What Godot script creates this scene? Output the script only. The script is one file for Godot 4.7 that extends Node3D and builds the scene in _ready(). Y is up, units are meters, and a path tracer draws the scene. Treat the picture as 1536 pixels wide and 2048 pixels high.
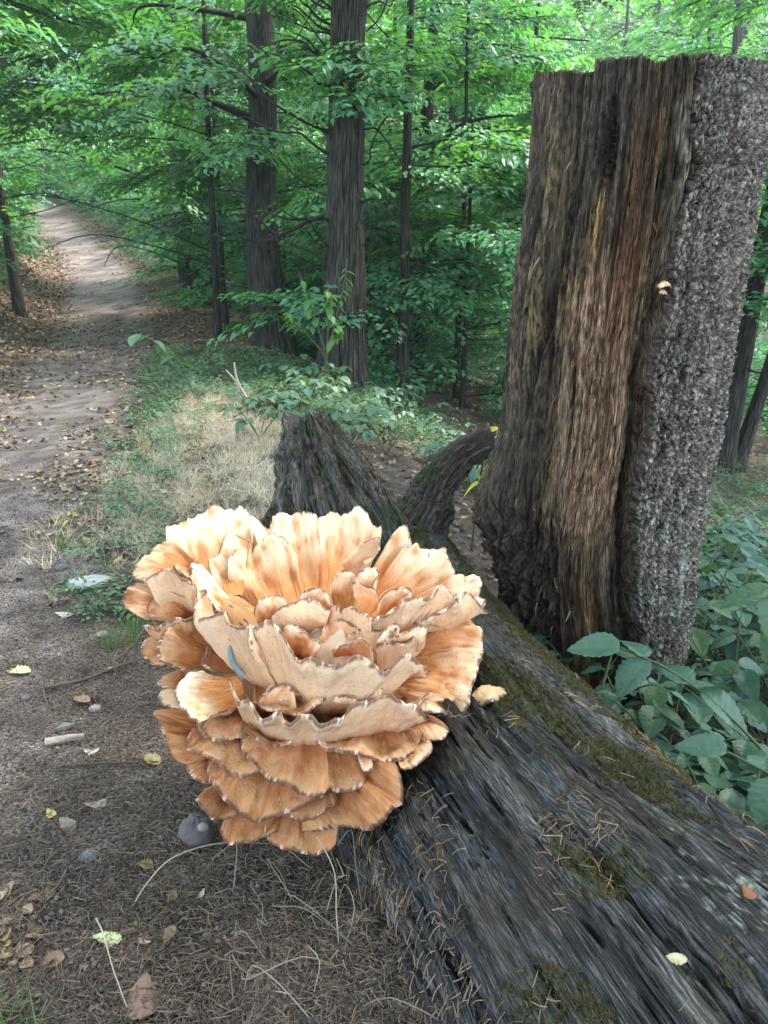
extends Node3D

var rng := RandomNumberGenerator.new()
var used := {}
var n_a: FastNoiseLite
var n_b: FastNoiseLite
var n_c: FastNoiseLite
var n_cell: FastNoiseLite
var n_val: FastNoiseLite
var M := {}
var X := {}

# ---------- naming and tagging ----------
func numbered(called: String) -> String:
	var k: int = used.get(called, 0)
	used[called] = k + 1
	return called if k == 0 else "%s_%03d" % [called, k]

func tag(o: Node, label: String, category: String, group := "", kind := "") -> Node:
	if label: o.set_meta("label", label)
	if category: o.set_meta("category", category)
	if group: o.set_meta("group", group)
	if kind: o.set_meta("kind", kind)
	return o

func base(called: String, at: Vector3, label: String, category: String, group := "") -> Node3D:
	var o := Node3D.new()
	o.name = numbered(called)
	add_child(o)
	o.position = at
	tag(o, label, category, group)
	return o

func part(called: String, mesh: Mesh, mat: Material, parent: Node, at := Transform3D()) -> MeshInstance3D:
	var o := MeshInstance3D.new()
	o.name = numbered(called) if parent == self else called
	o.mesh = mesh
	o.material_override = mat
	parent.add_child(o, true)
	o.transform = at
	return o

func copies(called: String, mesh: Mesh, mat: Material, parent: Node, ts: Array, cs: Array) -> MultiMeshInstance3D:
	var mm := MultiMesh.new()
	mm.transform_format = MultiMesh.TRANSFORM_3D
	mm.use_colors = cs.size() > 0
	mm.mesh = mesh
	mm.instance_count = ts.size()
	for i in ts.size():
		mm.set_instance_transform(i, ts[i])
		if cs.size() > 0: mm.set_instance_color(i, cs[i])
	var o := MultiMeshInstance3D.new()
	o.name = numbered(called) if parent == self else called
	o.multimesh = mm
	o.material_override = mat
	parent.add_child(o, true)
	o.set_meta("kind", "stuff")
	return o

# ---------- numbers ----------
func noise(sd: int, freq: float, oct := 3, type := FastNoiseLite.TYPE_SIMPLEX_SMOOTH) -> FastNoiseLite:
	var n := FastNoiseLite.new()
	n.seed = sd
	n.noise_type = type
	n.frequency = freq
	n.fractal_type = FastNoiseLite.FRACTAL_FBM if oct > 1 else FastNoiseLite.FRACTAL_NONE
	n.fractal_octaves = oct
	return n

func rr(a: float, b: float) -> float: return rng.randf_range(a, b)
func sm(a: float, b: float, x: float) -> float: return smoothstep(a, b, x)
func bump(x: float, c: float, w: float) -> float: return exp(-((x - c) / w) * ((x - c) / w))

func pathx(z: float) -> float:
	var d := -z
	return -1.0 - 0.17 * d - (0.0065 * d * d if d > 0.0 else 0.0)

func logx(z: float) -> float:
	return 0.515 + 0.243 * z

func gh(x: float, z: float) -> float:
	var d := -z
	var s := x - pathx(z)
	var y := 0.0
	if d > 34.0: y = 0.0045 * pow(29.0, 1.9) + minf((d - 34.0) * 0.03, 3.0)
	elif d > 5.0: y = 0.0045 * pow(d - 5.0, 1.9)
	if s < 0.0:
		y += 0.72 * sm(0.62 + 0.012 * d, 1.9 + 0.02 * d, -s) * sm(1.0, 6.0, d) + 0.10 * sm(1.0, 1.6, -s) * n_b.get_noise_2d(x * 2.2, z * 2.2) + 0.12 * clampf(-s - 1.2, 0.0, 12.0)
	var e := maxf(0.0, s - 1.6)
	y -= 2.6 * (1.0 - exp(-e * 0.12))
	y += 0.05 * bump(s, 1.0, 0.5) * sm(1.5, 3.0, d)
	if d < 1.5 and d > -1.0:
		var ml := x - logx(z) + 0.16
		y += 0.115 * bump(ml, -0.13, 0.09 if ml > -0.13 else 0.16) * sm(1.14, 0.80, d) * (1.0 + 0.25 * n_b.get_noise_2d(x * 9.0, z * 9.0))
	y += 0.012 * n_a.get_noise_2d(x * 1.7, z * 1.7) + 0.03 * n_a.get_noise_2d(x * 0.35, z * 0.35)
	if d > -1.0 and d < 8.0: y += 0.006 * n_b.get_noise_2d(x * 6.0, z * 6.0)
	return y

func on_ground(x: float, z: float, up := 0.0) -> Vector3:
	return Vector3(x, gh(x, z) + up, z)

func lin(r: float, g: float, b: float) -> Color: return Color(r, g, b)

func turned(at: Vector3, yaw: float, tilt: float, roll: float, size: float) -> Transform3D:
	return Transform3D(Basis.from_euler(Vector3(tilt, yaw, roll)).scaled(Vector3.ONE * size), at)

# ---------- meshes ----------
func grid(nu: int, nv: int, pos: PackedVector3Array, col: PackedColorArray, uv: PackedVector2Array, closed := false) -> ArrayMesh:
	# vertices row by row (nv rows of nu); closed rows meet at their ends
	var nor := PackedVector3Array()
	nor.resize(nu * nv)
	for j in nv:
		var j0 := maxi(j - 1, 0) * nu
		var j1 := mini(j + 1, nv - 1) * nu
		for i in nu:
			var i0 := i - 1
			var i1 := i + 1
			if closed:
				if i0 < 0: i0 = nu - 2
				if i1 >= nu: i1 = 1
			else:
				i0 = maxi(i0, 0)
				i1 = mini(i1, nu - 1)
			nor[j * nu + i] = (pos[j1 + i] - pos[j0 + i]).cross(pos[j * nu + i1] - pos[j * nu + i0]).normalized()
	var idx := PackedInt32Array()
	idx.resize((nu - 1) * (nv - 1) * 6)
	var k := 0
	for j in nv - 1:
		for i in nu - 1:
			var a := j * nu + i
			idx[k] = a
			idx[k + 1] = a + 1
			idx[k + 2] = a + nu
			idx[k + 3] = a + 1
			idx[k + 4] = a + nu + 1
			idx[k + 5] = a + nu
			k += 6
	return arrays(pos, nor, col, uv, idx)

func arrays(pos: PackedVector3Array, nor: PackedVector3Array, col: PackedColorArray, uv: PackedVector2Array, idx: PackedInt32Array) -> ArrayMesh:
	var a := []
	a.resize(Mesh.ARRAY_MAX)
	a[Mesh.ARRAY_VERTEX] = pos
	if nor.size() > 0: a[Mesh.ARRAY_NORMAL] = nor
	if col.size() > 0: a[Mesh.ARRAY_COLOR] = col
	if uv.size() > 0: a[Mesh.ARRAY_TEX_UV] = uv
	if idx.size() > 0: a[Mesh.ARRAY_INDEX] = idx
	var m := ArrayMesh.new()
	m.add_surface_from_arrays(Mesh.PRIMITIVE_TRIANGLES, a)
	return m

func spline(p: Array, t: float) -> Vector3:
	var n := p.size() - 1
	var f := clampf(t, 0.0, 1.0) * n
	var i := mini(int(f), n - 1)
	f -= i
	var a: Vector3 = p[maxi(i - 1, 0)]
	var b: Vector3 = p[i]
	var c: Vector3 = p[i + 1]
	var d: Vector3 = p[mini(i + 2, n)]
	return 0.5 * (2.0 * b + (c - a) * f + (2.0 * a - 5.0 * b + 4.0 * c - d) * f * f + (3.0 * b - a - 3.0 * c + d) * f * f * f)

func tube(p: Array, r0: float, r1: float, seg: int, rings: int, rough := 0.0, taper := 1.0, dark := Color(1, 1, 1), flare := 0.0) -> ArrayMesh:
	# a tapering limb along the spline p, its skin uneven by rough
	var pos := PackedVector3Array()
	var col := PackedColorArray()
	var uv := PackedVector2Array()
	var nu := seg + 1
	var side := Vector3(1, 0, 0.013)
	var run := 0.0
	var last: Vector3 = p[0]
	for j in rings + 2:
		var t := clampf(float(j) / rings, 0.0, 1.0)
		var c := spline(p, t)
		var d := (spline(p, minf(t + 0.01, 1.0)) - spline(p, maxf(t - 0.01, 0.0))).normalized()
		side = (side - d * side.dot(d)).normalized()
		var other := side.cross(d)
		run += c.distance_to(last)
		last = c
		var r := lerpf(r0, r1, pow(t, taper)) + flare * exp(-t * 14.0)
		if j == rings + 1: r = 0.0005
		for i in nu:
			var a := TAU * (i % seg) / seg
			var q := (side * cos(a) + other * sin(a))
			var n := n_b.get_noise_3d(q.x * 3.0 + c.x * 5.0, c.y * 1.2 + c.z, q.z * 3.0 + q.y * 3.0)
			var n2 := n_a.get_noise_3d(q.x * 9.0, run * 3.0, q.z * 9.0 + q.y * 5.0)
			pos.append(c + q * r * (1.0 + rough * (n + 0.5 * n2)))
			var v := 1.0 + 0.45 * n2 + 0.25 * n
			col.append(Color(dark.r * v, dark.g * v, dark.b * v))
			uv.append(Vector2(run * 0.8, float(i) / seg * maxf(1.0, round(r0 * 18.0))))
	return grid(nu, rings + 2, pos, col, uv, true)

func add_leaf(pos: PackedVector3Array, col: PackedColorArray, at: Vector3, d: Vector3, up: Vector3, l: float, w: float, c: Color) -> void:
	var side := d.cross(up).normalized()
	var n := side.cross(d).normalized()
	var m := at + d * l * 0.45 - n * l * 0.05
	var tip := at + d * l - n * l * 0.22
	var a := at + d * l * 0.28 + side * w * 0.42 + n * l * 0.05
	var b := at + d * l * 0.28 - side * w * 0.42 + n * l * 0.05
	var a2 := at + d * l * 0.62 + side * w * 0.42 + n * l * 0.02
	var b2 := at + d * l * 0.62 - side * w * 0.42 + n * l * 0.02
	for v: Vector3 in [at, a, m, a, a2, m, a2, tip, m, at, m, b, b, m, b2, b2, m, tip]:
		pos.append(v)
		col.append(c)

func spray(leaves: int, l: float, leaf: float, sd: int) -> ArrayMesh:
	# a flat twig with leaves in two ranks, side twigs too
	rng.seed = sd
	var pos := PackedVector3Array()
	var col := PackedColorArray()
	for k in leaves:
		var t := (k + 0.6) / leaves
		var s := 1.0 if k % 2 == 0 else -1.0
		var off := rr(0.0, 0.42) * l * (1.0 - t * 0.75)
		var at := Vector3(s * off, -0.10 * l * t * t + rr(-0.05, 0.05) * l, -t * l * 0.9)
		var d := Vector3(s * rr(0.5, 1.1), rr(-0.35, 0.15), -rr(0.3, 0.9)).normalized()
		var u := Vector3(rr(-0.35, 0.35), 1, rr(-0.35, 0.35)).normalized()
		var g := rr(0.75, 1.2)
		add_leaf(pos, col, at, d, u, leaf * rr(0.7, 1.15), leaf * rr(0.5, 0.66), Color(g * rr(0.9, 1.1), g, g * rr(0.85, 1.1)))
	var brown := Color(0.35, 0.22, 0.3)
	for s in [0.0, -0.8, 0.8, -0.5, 0.5]:
		var from := Vector3(0, -0.02 * l, -absf(s) * 0.4 * l)
		var to := Vector3(s * 0.4 * l, -0.06 * l, -(0.85 if s == 0.0 else absf(s) * 0.4 + 0.3) * l)
		var w := Vector3(0.004, 0, 0.002)
		for v: Vector3 in [from - w, from + w, to, from + Vector3(0, 0.004, 0), to, from - Vector3(0, 0.004, 0)]:
			pos.append(v)
			col.append(brown)
	return arrays(pos, PackedVector3Array(), col, PackedVector2Array(), PackedInt32Array())

func needle_spray(l: float, sd: int) -> ArrayMesh:
	# a drooping conifer twig: short blades on both sides
	rng.seed = sd
	var pos := PackedVector3Array()
	var col := PackedColorArray()
	for k in 64:
		var t := k / 64.0
		var s := 1.0 if k % 2 == 0 else -1.0
		var at := Vector3(0, -0.18 * l * t * t, -t * l)
		if k % 8 >= 4: at = Vector3(s * rr(0.05, 0.3) * l * (1.0 - t), -0.18 * l * t * t - 0.03, -t * l - 0.05)
		var d := Vector3(s * 0.9, rr(-0.3, 0.3), -0.7).normalized() * l * rr(0.10, 0.17)
		var w := Vector3(0.0, 0.006, 0.012)
		var g := rr(0.7, 1.2)
		for v: Vector3 in [at - w, at + w, at + d]:
			pos.append(v)
			col.append(Color(g, g, g))
	return arrays(pos, PackedVector3Array(), col, PackedVector2Array(), PackedInt32Array())

func strip(p: Array, w0: float, w1: float, n: int) -> ArrayMesh:
	# a thin three-sided blade, stalk or needle along the spline p
	return tube(p, w0, w1, 4, n)

func broad_leaf(teeth: int, l: float, w: float, round_: float, sd: int) -> ArrayMesh:
	# one toothed leaf with a sunk midrib and raised fields between side veins; lies along -z
	rng.seed = sd
	var pos := PackedVector3Array()
	var col := PackedColorArray()
	var uv := PackedVector2Array()
	var nv := teeth * 3 + 1
	var nu := 9
	var bend := rr(0.12, 0.3)
	for j in nv:
		var t := float(j) / (nv - 1)
		var half := w * 0.5 * pow(sin(PI * pow(t, round_)), 0.75) * (1.0 if t > 0.0 else 0.0)
		half *= 1.0 + (0.0 if j % 3 == 1 else (0.07 if j % 3 == 2 else -0.03)) * sm(0.05, 0.2, t)
		for i in nu:
			var s := (float(i) / (nu - 1) - 0.5) * 2.0
			var vein := sin((t - absf(s) * 0.16) * teeth * 0.9 * TAU * 0.5)
			var y := -bend * l * t * t + absf(s) * half * 0.28 - 0.02 * l * s * s + 0.012 * l * absf(vein) * sm(0.05, 0.3, absf(s))
			y += 0.02 * l * n_b.get_noise_2d(t * 20.0 + sd * 9.0, s * 9.0)
			pos.append(Vector3(-s * half, y, -t * l))
			var g := 1.0 + 0.3 * n_b.get_noise_2d(t * 9.0 + sd * 31.0, s * 5.0)
			if absf(s) < 0.08: g *= 1.25
			elif absf(vein) < 0.22: g *= 1.16
			col.append(Color(g, g, g))
			uv.append(Vector2(s, t))
	return grid(nu, nv, pos, col, uv)

func litter_leaf(sd: int) -> ArrayMesh:
	# a fallen leaf: curled, with a raised midrib and an eaten edge
	rng.seed = sd
	var pos := PackedVector3Array()
	var col := PackedColorArray()
	var uv := PackedVector2Array()
	var curl := rr(-0.8, 1.0)
	var roll := rr(0.2, 0.9) * (1.0 if sd % 2 else -0.6)
	var wide := rr(0.24, 0.36)
	var bend := rr(-0.12, 0.12)
	for j in 15:
		var t := j / 14.0
		for i in 9:
			var s := (i / 8.0 - 0.5) * 2.0
			var half := wide * pow(sin(PI * clampf(pow(t, 0.8) * 0.97 + 0.01, 0.0, 1.0)), 0.85)
			half *= 1.0 + 0.28 * n_b.get_noise_2d(t * 7.0 + sd * 5.0, signf(s) * 3.0) + 0.10 * (j % 2)
			var y := 0.03 + curl * 0.5 * (t - 0.5) * (t - 0.5) + roll * 1.1 * s * s * half * half * 2.0 + 0.05 * n_b.get_noise_2d(t * 6.0 + sd * 11.0, s * 2.0)
			if absf(s) < 0.1: y += 0.012
			pos.append(Vector3(-s * half + bend * sin(t * PI), y, 0.5 - t))
			var g := 1.0 + 0.5 * n_b.get_noise_2d(t * 9.0 + sd * 3.0, s * 4.0) - 0.2 * sm(0.6, 1.0, absf(s))
			if absf(s) < 0.1: g *= 1.2
			col.append(Color(g, g, g))
			uv.append(Vector2(s, t))
	return grid(9, 15, pos, col, uv)

func stone_mesh(sd: int, sx: float, sy: float, sz: float) -> ArrayMesh:
	var pos := PackedVector3Array()
	var col := PackedColorArray()
	var uv := PackedVector2Array()
	for j in 13:
		var b := PI * (j / 12.0 - 0.5)
		for i in 21:
			var a := TAU * (i % 20) / 20.0
			var d := Vector3(cos(b) * cos(a), sin(b), cos(b) * sin(a))
			var n := n_cell.get_noise_3d(d.x * 40.0 + sd * 77.0, d.y * 40.0, d.z * 40.0)
			var r := 1.0 + 0.28 * n + 0.12 * n_b.get_noise_3d(d.x * 14.0 + sd * 13.0, d.y * 14.0, d.z * 14.0)
			pos.append(Vector3(d.x * sx, d.y * sy, d.z * sz) * r)
			var g := 1.0 + 0.35 * n_b.get_noise_3d(d.x * 25.0 + sd, d.y * 25.0, d.z * 25.0)
			col.append(Color(g, g, g))
			uv.append(Vector2(i / 20.0, j / 12.0))
	return grid(21, 13, pos, col, uv, true)

# ---------- textures and materials ----------
func streaks(w: int, h: int, sd: int, fx: float, fy: float, lo: float, hi: float) -> ImageTexture:
	# grey grain drawn out along x
	var n := noise(sd, fy, 4)
	var im := n.get_seamless_image(maxi(8, int(w * fx)), h, false, false, 0.15)
	im.convert(Image.FORMAT_L8)
	im.resize(w, h, Image.INTERPOLATE_CUBIC)
	return levels(im, lo, hi)

func fibres(w: int, hh: int, sd: int, stretch: float, fy: float, cracks: float, lo: float, hi: float) -> ImageTexture:
	# weathered wood: fibres drawn out along x, split by thin dark checks
	var a := noise(sd, fy, 4).get_seamless_image(maxi(8, int(w * stretch)), hh, false, false, 0.15)
	var rn := noise(sd + 50, fy * 0.22, 3)
	rn.fractal_type = FastNoiseLite.FRACTAL_RIDGED
	var c := rn.get_seamless_image(maxi(8, int(w * stretch * 0.6)), hh, false, false, 0.15)
	var d := noise(sd + 90, 0.16, 3).get_seamless_image(w, hh, false, false, 0.15)
	for im: Image in [a, c, d]:
		im.convert(Image.FORMAT_L8)
		if im.get_width() != w: im.resize(w, hh, Image.INTERPOLATE_CUBIC)
	var pa := a.get_data()
	var pc := c.get_data()
	var pd := d.get_data()
	var lut := PackedFloat32Array()
	for k in 256: lut.append(1.0 - 0.86 * smoothstep(1.0 - cracks, 1.0 - cracks * 0.55, k / 255.0))
	for k in pa.size():
		var v := lerpf(lo, hi, clampf((pa[k] - 60.0) / 135.0 + (pd[k] - 128.0) / 420.0, 0.0, 1.0)) * lut[pc[k]]
		pa[k] = int(clampf(v, 0.0, 1.0) * 255.0)
	var o := Image.create_from_data(w, hh, false, Image.FORMAT_L8, pa)
	o.convert(Image.FORMAT_RGB8)
	return ImageTexture.create_from_image(o)

func levels(im: Image, lo: float, hi: float) -> ImageTexture:
	var b := im.get_data()
	var lut := PackedByteArray()
	for k in 256: lut.append(int(clampf(lerpf(lo, hi, k / 255.0), 0.0, 1.0) * 255.0))
	for k in b.size(): b[k] = lut[b[k]]
	var o := Image.create_from_data(im.get_width(), im.get_height(), false, Image.FORMAT_L8, b)
	o.convert(Image.FORMAT_RGB8)
	return ImageTexture.create_from_image(o)

func blotch(w: int, sd: int, f: float, oct: int, lo: float, hi: float, type := FastNoiseLite.TYPE_SIMPLEX_SMOOTH) -> ImageTexture:
	var im := noise(sd, f, oct, type).get_seamless_image(w, w, false, false, 0.15)
	im.convert(Image.FORMAT_L8)
	return levels(im, lo, hi)

func mat(c: Color, rough: float, tex: Texture2D = null, relief: Texture2D = null, depth := 0.0, tri := 0.0) -> StandardMaterial3D:
	# c is the real (linear) base colour; vertex colours multiply it
	var m := StandardMaterial3D.new()
	m.albedo_color = c.linear_to_srgb()
	m.vertex_color_use_as_albedo = true
	m.roughness = rough
	m.metallic_specular = 0.4
	m.cull_mode = BaseMaterial3D.CULL_DISABLED
	if tex: m.albedo_texture = tex
	if relief:
		m.heightmap_enabled = true
		m.heightmap_texture = relief
		m.heightmap_scale = depth
	if tri > 0.0:
		m.uv1_triplanar = true
		m.uv1_world_triplanar = true
		m.uv1_scale = Vector3.ONE * tri
	return m

func leafy(c: Color, rough: float, through: float) -> StandardMaterial3D:
	var m := mat(c, rough)
	m.metallic_specular = 0.45
	m.backlight_enabled = true
	m.backlight = Color(through, through, through * 0.55)
	return m

# ---------- the ground ----------
func build_ground() -> void:
	var n := 491
	var pos := PackedVector3Array()
	var col := PackedColorArray()
	var uv := PackedVector2Array()
	var onpath := PackedFloat32Array()
	for j in n:
		var tz := float(j) / (n - 1) * 2.0 - 1.0
		for i in n:
			var tx := float(i) / (n - 1) * 2.0 - 1.0
			var x := 0.8 * sinh(5.6 * tx) + 0.02
			var z := -1.6 + 0.9 * sinh(5.6 * tz)
			pos.append(Vector3(x, gh(x, z), z))
			var s := x - pathx(z)
			var e := 0.16 * n_a.get_noise_2d(x * 2.0, z * 2.0) + 0.05 * n_b.get_noise_2d(x * 9.0, z * 9.0)
			var p := sm(0.62, 0.34, absf(s + 0.05 + e) * (0.75 if z > -3.0 else 1.0) / (1.0 + 0.012 * maxf(0.0, -z - 7.0)))
			onpath.append(p)
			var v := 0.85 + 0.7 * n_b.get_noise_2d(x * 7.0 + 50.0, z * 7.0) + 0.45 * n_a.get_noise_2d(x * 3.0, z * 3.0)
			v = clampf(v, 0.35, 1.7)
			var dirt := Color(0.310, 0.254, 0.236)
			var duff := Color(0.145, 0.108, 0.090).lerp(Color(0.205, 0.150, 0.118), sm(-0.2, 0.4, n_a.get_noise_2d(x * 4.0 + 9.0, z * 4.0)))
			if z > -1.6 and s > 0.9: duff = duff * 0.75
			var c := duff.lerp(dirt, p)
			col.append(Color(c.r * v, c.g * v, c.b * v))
			uv.append(Vector2(x, z))
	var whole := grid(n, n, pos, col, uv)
	# the trodden path is cut out of the same sheet, so that the two meet vertex to vertex
	var a := whole.surface_get_arrays(0)
	var idx: PackedInt32Array = a[Mesh.ARRAY_INDEX]
	var nor: PackedVector3Array = a[Mesh.ARRAY_NORMAL]
	for which in 2:
		var map := {}
		var p2 := PackedVector3Array()
		var n2 := PackedVector3Array()
		var c2 := PackedColorArray()
		var i2 := PackedInt32Array()
		for k in range(0, idx.size(), 3):
			var on := onpath[idx[k]] + onpath[idx[k + 1]] + onpath[idx[k + 2]] > 1.5 and pos[idx[k]].z > -60.0 and pos[idx[k]].z < 6.0
			if on != (which == 1): continue
			for q in 3:
				var v := idx[k + q]
				if not map.has(v):
					map[v] = p2.size()
					p2.append(pos[v])
					n2.append(nor[v])
					c2.append(col[v])
				i2.append(map[v])
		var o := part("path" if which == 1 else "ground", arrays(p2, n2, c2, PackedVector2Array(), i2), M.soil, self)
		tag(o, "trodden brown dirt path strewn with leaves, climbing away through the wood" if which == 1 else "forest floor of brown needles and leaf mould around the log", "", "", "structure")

# ---------- the fallen log ----------
var log_p := [Vector3(0.68, 0.03, 0.45), Vector3(0.405, 0.03, -0.55), Vector3(0.215, 0.01, -1.15), Vector3(0.08, 0.0, -1.75), Vector3(-0.05, 0.03, -2.35)]

func log_r(t: float) -> float:
	return (lerpf(0.350, 0.297, sm(0.15, 0.48, t)) - 0.037 * sm(0.48, 0.72, t)) * (1.0 - 0.55 * sm(0.93, 1.0, t))

func log_moss(a: float, z: float) -> float:
	# how mossy the log is: a runs from the left flank (0) over the top (0.5) to the right flank (1)
	var d := -z
	var m := 0.0
	m = maxf(m, bump(a, 0.76, 0.09) * sm(0.45, 0.8, d) * 1.1)
	m = maxf(m, bump(a, 0.58, 0.075) * bump(d, 0.95, 0.09) * 1.25)
	m = maxf(m, bump(a, 0.51, 0.08) * bump(d, 1.17, 0.13) * 0.95)
	m = maxf(m, bump(a, 0.50, 0.20) * sm(1.55, 1.85, d) * 0.95)
	m = maxf(m, bump(a, 0.40, 0.05) * bump(d, 0.74, 0.06) * 0.95)
	m = maxf(m, bump(a, 0.28, 0.06) * bump(d, 0.60, 0.06) * 0.8)
	return m + 0.55 * n_b.get_noise_2d(a * 9.0, d * 9.0) + 0.25 * n_b.get_noise_2d(a * 40.0, d * 30.0) - 0.1

func log_point(a: float, t: float) -> Vector3:
	# a: 0 left flank, 0.5 top, 1 right flank (goes on below)
	var c := spline(log_p, t)
	var ang := PI * (1.0 - a)
	var r := log_r(t)
	var len := t * 3.0
	var tw := a + 0.05 * sin(len * 1.3)
	var g := n_a.get_noise_2d(tw * 9.0, len * 0.35) * 0.024
	g += n_b.get_noise_2d(tw * 26.0, len * 0.7) * 0.013
	g += 0.0060 * floorf(n_a.get_noise_2d(tw * 15.0 + 0.1 * n_b.get_noise_2d(tw * 60.0, len * 5.0), len * 0.6 + 11.0) * 6.0) / 2.0
	g += n_b.get_noise_2d(tw * 80.0, len * 1.8 + 40.0) * 0.0045
	g += n_b.get_noise_2d(tw * 190.0, len * 6.0 + 80.0) * 0.0022
	var crack := absf(n_a.get_noise_2d(tw * 16.0 + 30.0, len * 0.35))
	g -= 0.030 * sm(0.045, 0.0, crack) * sm(-0.35, 0.1, n_a.get_noise_2d(tw * 4.0, len * 0.6 + 7.0))
	g -= 0.016 * sm(0.05, 0.0, absf(n_b.get_noise_2d(tw * 38.0 + 70.0, len * 0.7))) * sm(-0.1, 0.25, n_a.get_noise_2d(tw * 6.0 + 9.0, len * 0.8))
	g += 0.012 * n_a.get_noise_3d(cos(ang) * 2.0, sin(ang) * 2.0, len * 2.0)
	return c + Vector3(cos(ang), sin(ang) * 0.97, 0.0) * (r + g)

func build_log() -> void:
	var o := base("fallen_log", Vector3.ZERO, "long grey weathered fallen log, mossy and grooved, that carries the orange fungus", "log")
	var nu := 520
	var nv := 560
	var pos := PackedVector3Array()
	var col := PackedColorArray()
	var uv := PackedVector2Array()
	for j in nv:
		var t := float(j) / (nv - 1)
		for i in nu:
			var a := lerpf(-0.42, 1.42, float(i) / (nu - 1))
			var p := log_point(a, t)
			var len := t * 3.0
			var v := 0.34 + 0.75 * n_a.get_noise_2d(a * 12.0, len * 1.3 + 3.0) + 0.3 * n_b.get_noise_2d(a * 150.0, len * 8.0)
			var w := n_b.get_noise_2d(a * 60.0, len * 2.5 + 5.0)
			var c := Color(0.018, 0.016, 0.016).lerp(Color(0.180, 0.172, 0.168), clampf(v + 0.7 * w, 0.0, 1.0))
			c = c.lerp(Color(0.105, 0.125, 0.150), clampf(0.6 * sm(0.0, 0.45, n_a.get_noise_2d(a * 8.0 + 60.0, len * 1.1)), 0.0, 1.0))
			c = c.lerp(Color(0.085, 0.060, 0.044), 0.85 * sm(-0.05, 0.5, n_a.get_noise_2d(a * 7.0 + 20.0, len * 2.0 + 90.0)))
			var li := sm(0.15, 0.4, n_b.get_noise_2d(a * 38.0, len * 30.0) * 0.6 + 0.5 * n_b.get_noise_2d(a * 110.0, len * 80.0) + 0.7 * bump(a, 0.54, 0.08) * bump(p.z, -0.66, 0.13) - 0.42)
			c = c.lerp(Color(0.40, 0.42, 0.39), li * 0.8)
			c = c.lerp(Color(0.050, 0.056, 0.024), 0.75 * sm(0.2, 0.7, log_moss(a, p.z)))
			pos.append(p)
			col.append(c)
			uv.append(Vector2(len * 1.1 + 0.1 * n_a.get_noise_2d(a * 5.0, len), a * 2.3 + 0.02 * n_a.get_noise_2d(len * 2.0, a * 4.0)))
	part("bare_wood", grid(nu, nv, pos, col, uv), M.grey_wood, o)
	# broken stub and horn at the far end
	var hump := [Vector3(-0.085, 0.10, -2.08), Vector3(-0.145, 0.265, -2.19), Vector3(-0.190, 0.375, -2.27), Vector3(-0.215, 0.446, -2.33), Vector3(-0.225, 0.482, -2.36)]
	part("broken_stub", gnarled(hump, [0.225, 0.175, 0.118, 0.090, 0.066], 170, 130, 3, 0.28), M.grey_wood, o)
	var horn := [Vector3(0.03, 0.12, -2.15), Vector3(0.115, 0.245, -2.22), Vector3(0.155, 0.325, -2.28), Vector3(0.235, 0.395, -2.36), Vector3(0.33, 0.425, -2.43)]
	part("curved_horn", gnarled(horn, [0.15, 0.080, 0.057, 0.047, 0.040], 130, 120, 8, 0.24), M.grey_wood, o)
	var foot := [Vector3(-0.22, 0.27, -2.16), Vector3(-0.28, 0.18, -2.10), Vector3(-0.34, 0.07, -2.04), Vector3(-0.39, -0.05, -2.00)]
	part("root_foot", gnarled(foot, [0.10, 0.095, 0.085, 0.07], 60, 50, 12, 0.25), M.grey_wood, o)
	# moss as upright shoots
	var ts := []
	var cs := []
	rng.seed = 77
	var tries := 0
	while ts.size() < 26000 and tries < 220000:
		tries += 1
		var a := rr(-0.02, 1.15)
		var t := rr(0.22, 1.0)
		var c := spline(log_p, t)
		if log_moss(a, c.z) < rr(0.15, 0.95): continue
		var p := log_point(a, t)
		var ang := PI * (1.0 - a)
		ts.append(shoot(p, Vector3(cos(ang), sin(ang), rr(-0.3, 0.3)), rr(0.5, 1.25)))
		cs.append(moss_tint())
	for k in 9000:
		# the stub's mossy shoulder and the foot below it
		var s := rr(0.0, 1.0)
		var path := hump if k % 3 else foot
		var rad := lerpf(0.215, 0.07, s) if k % 3 else 0.10
		var q := Vector3(rr(-1, 1), rr(-0.2, 1), rr(-0.2, 1)).normalized()
		if k % 3 and n_b.get_noise_3d(q.x * 4.0, s * 5.0, q.z * 4.0) + 0.5 * q.x - 0.5 * s < 0.05 : continue
		ts.append(shoot(spline(path, s * 0.85) + q * rad, q, rr(0.6, 1.3)))
		cs.append(moss_tint())
	copies("moss", X.moss, M.moss, o, ts, cs)

func moss_tint() -> Color:
	var g := rr(0.6, 1.5)
	return Color(g * rr(0.8, 1.7), g, g * rr(0.6, 1.2))

func shoot(p: Vector3, n: Vector3, size: float) -> Transform3D:
	n = n.normalized()
	var s := n.cross(Vector3(rr(-1, 1), rr(-1, 1), rr(-1, 1))).normalized()
	return Transform3D(Basis(s, n, s.cross(n)).scaled(Vector3.ONE * size), p)

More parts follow.
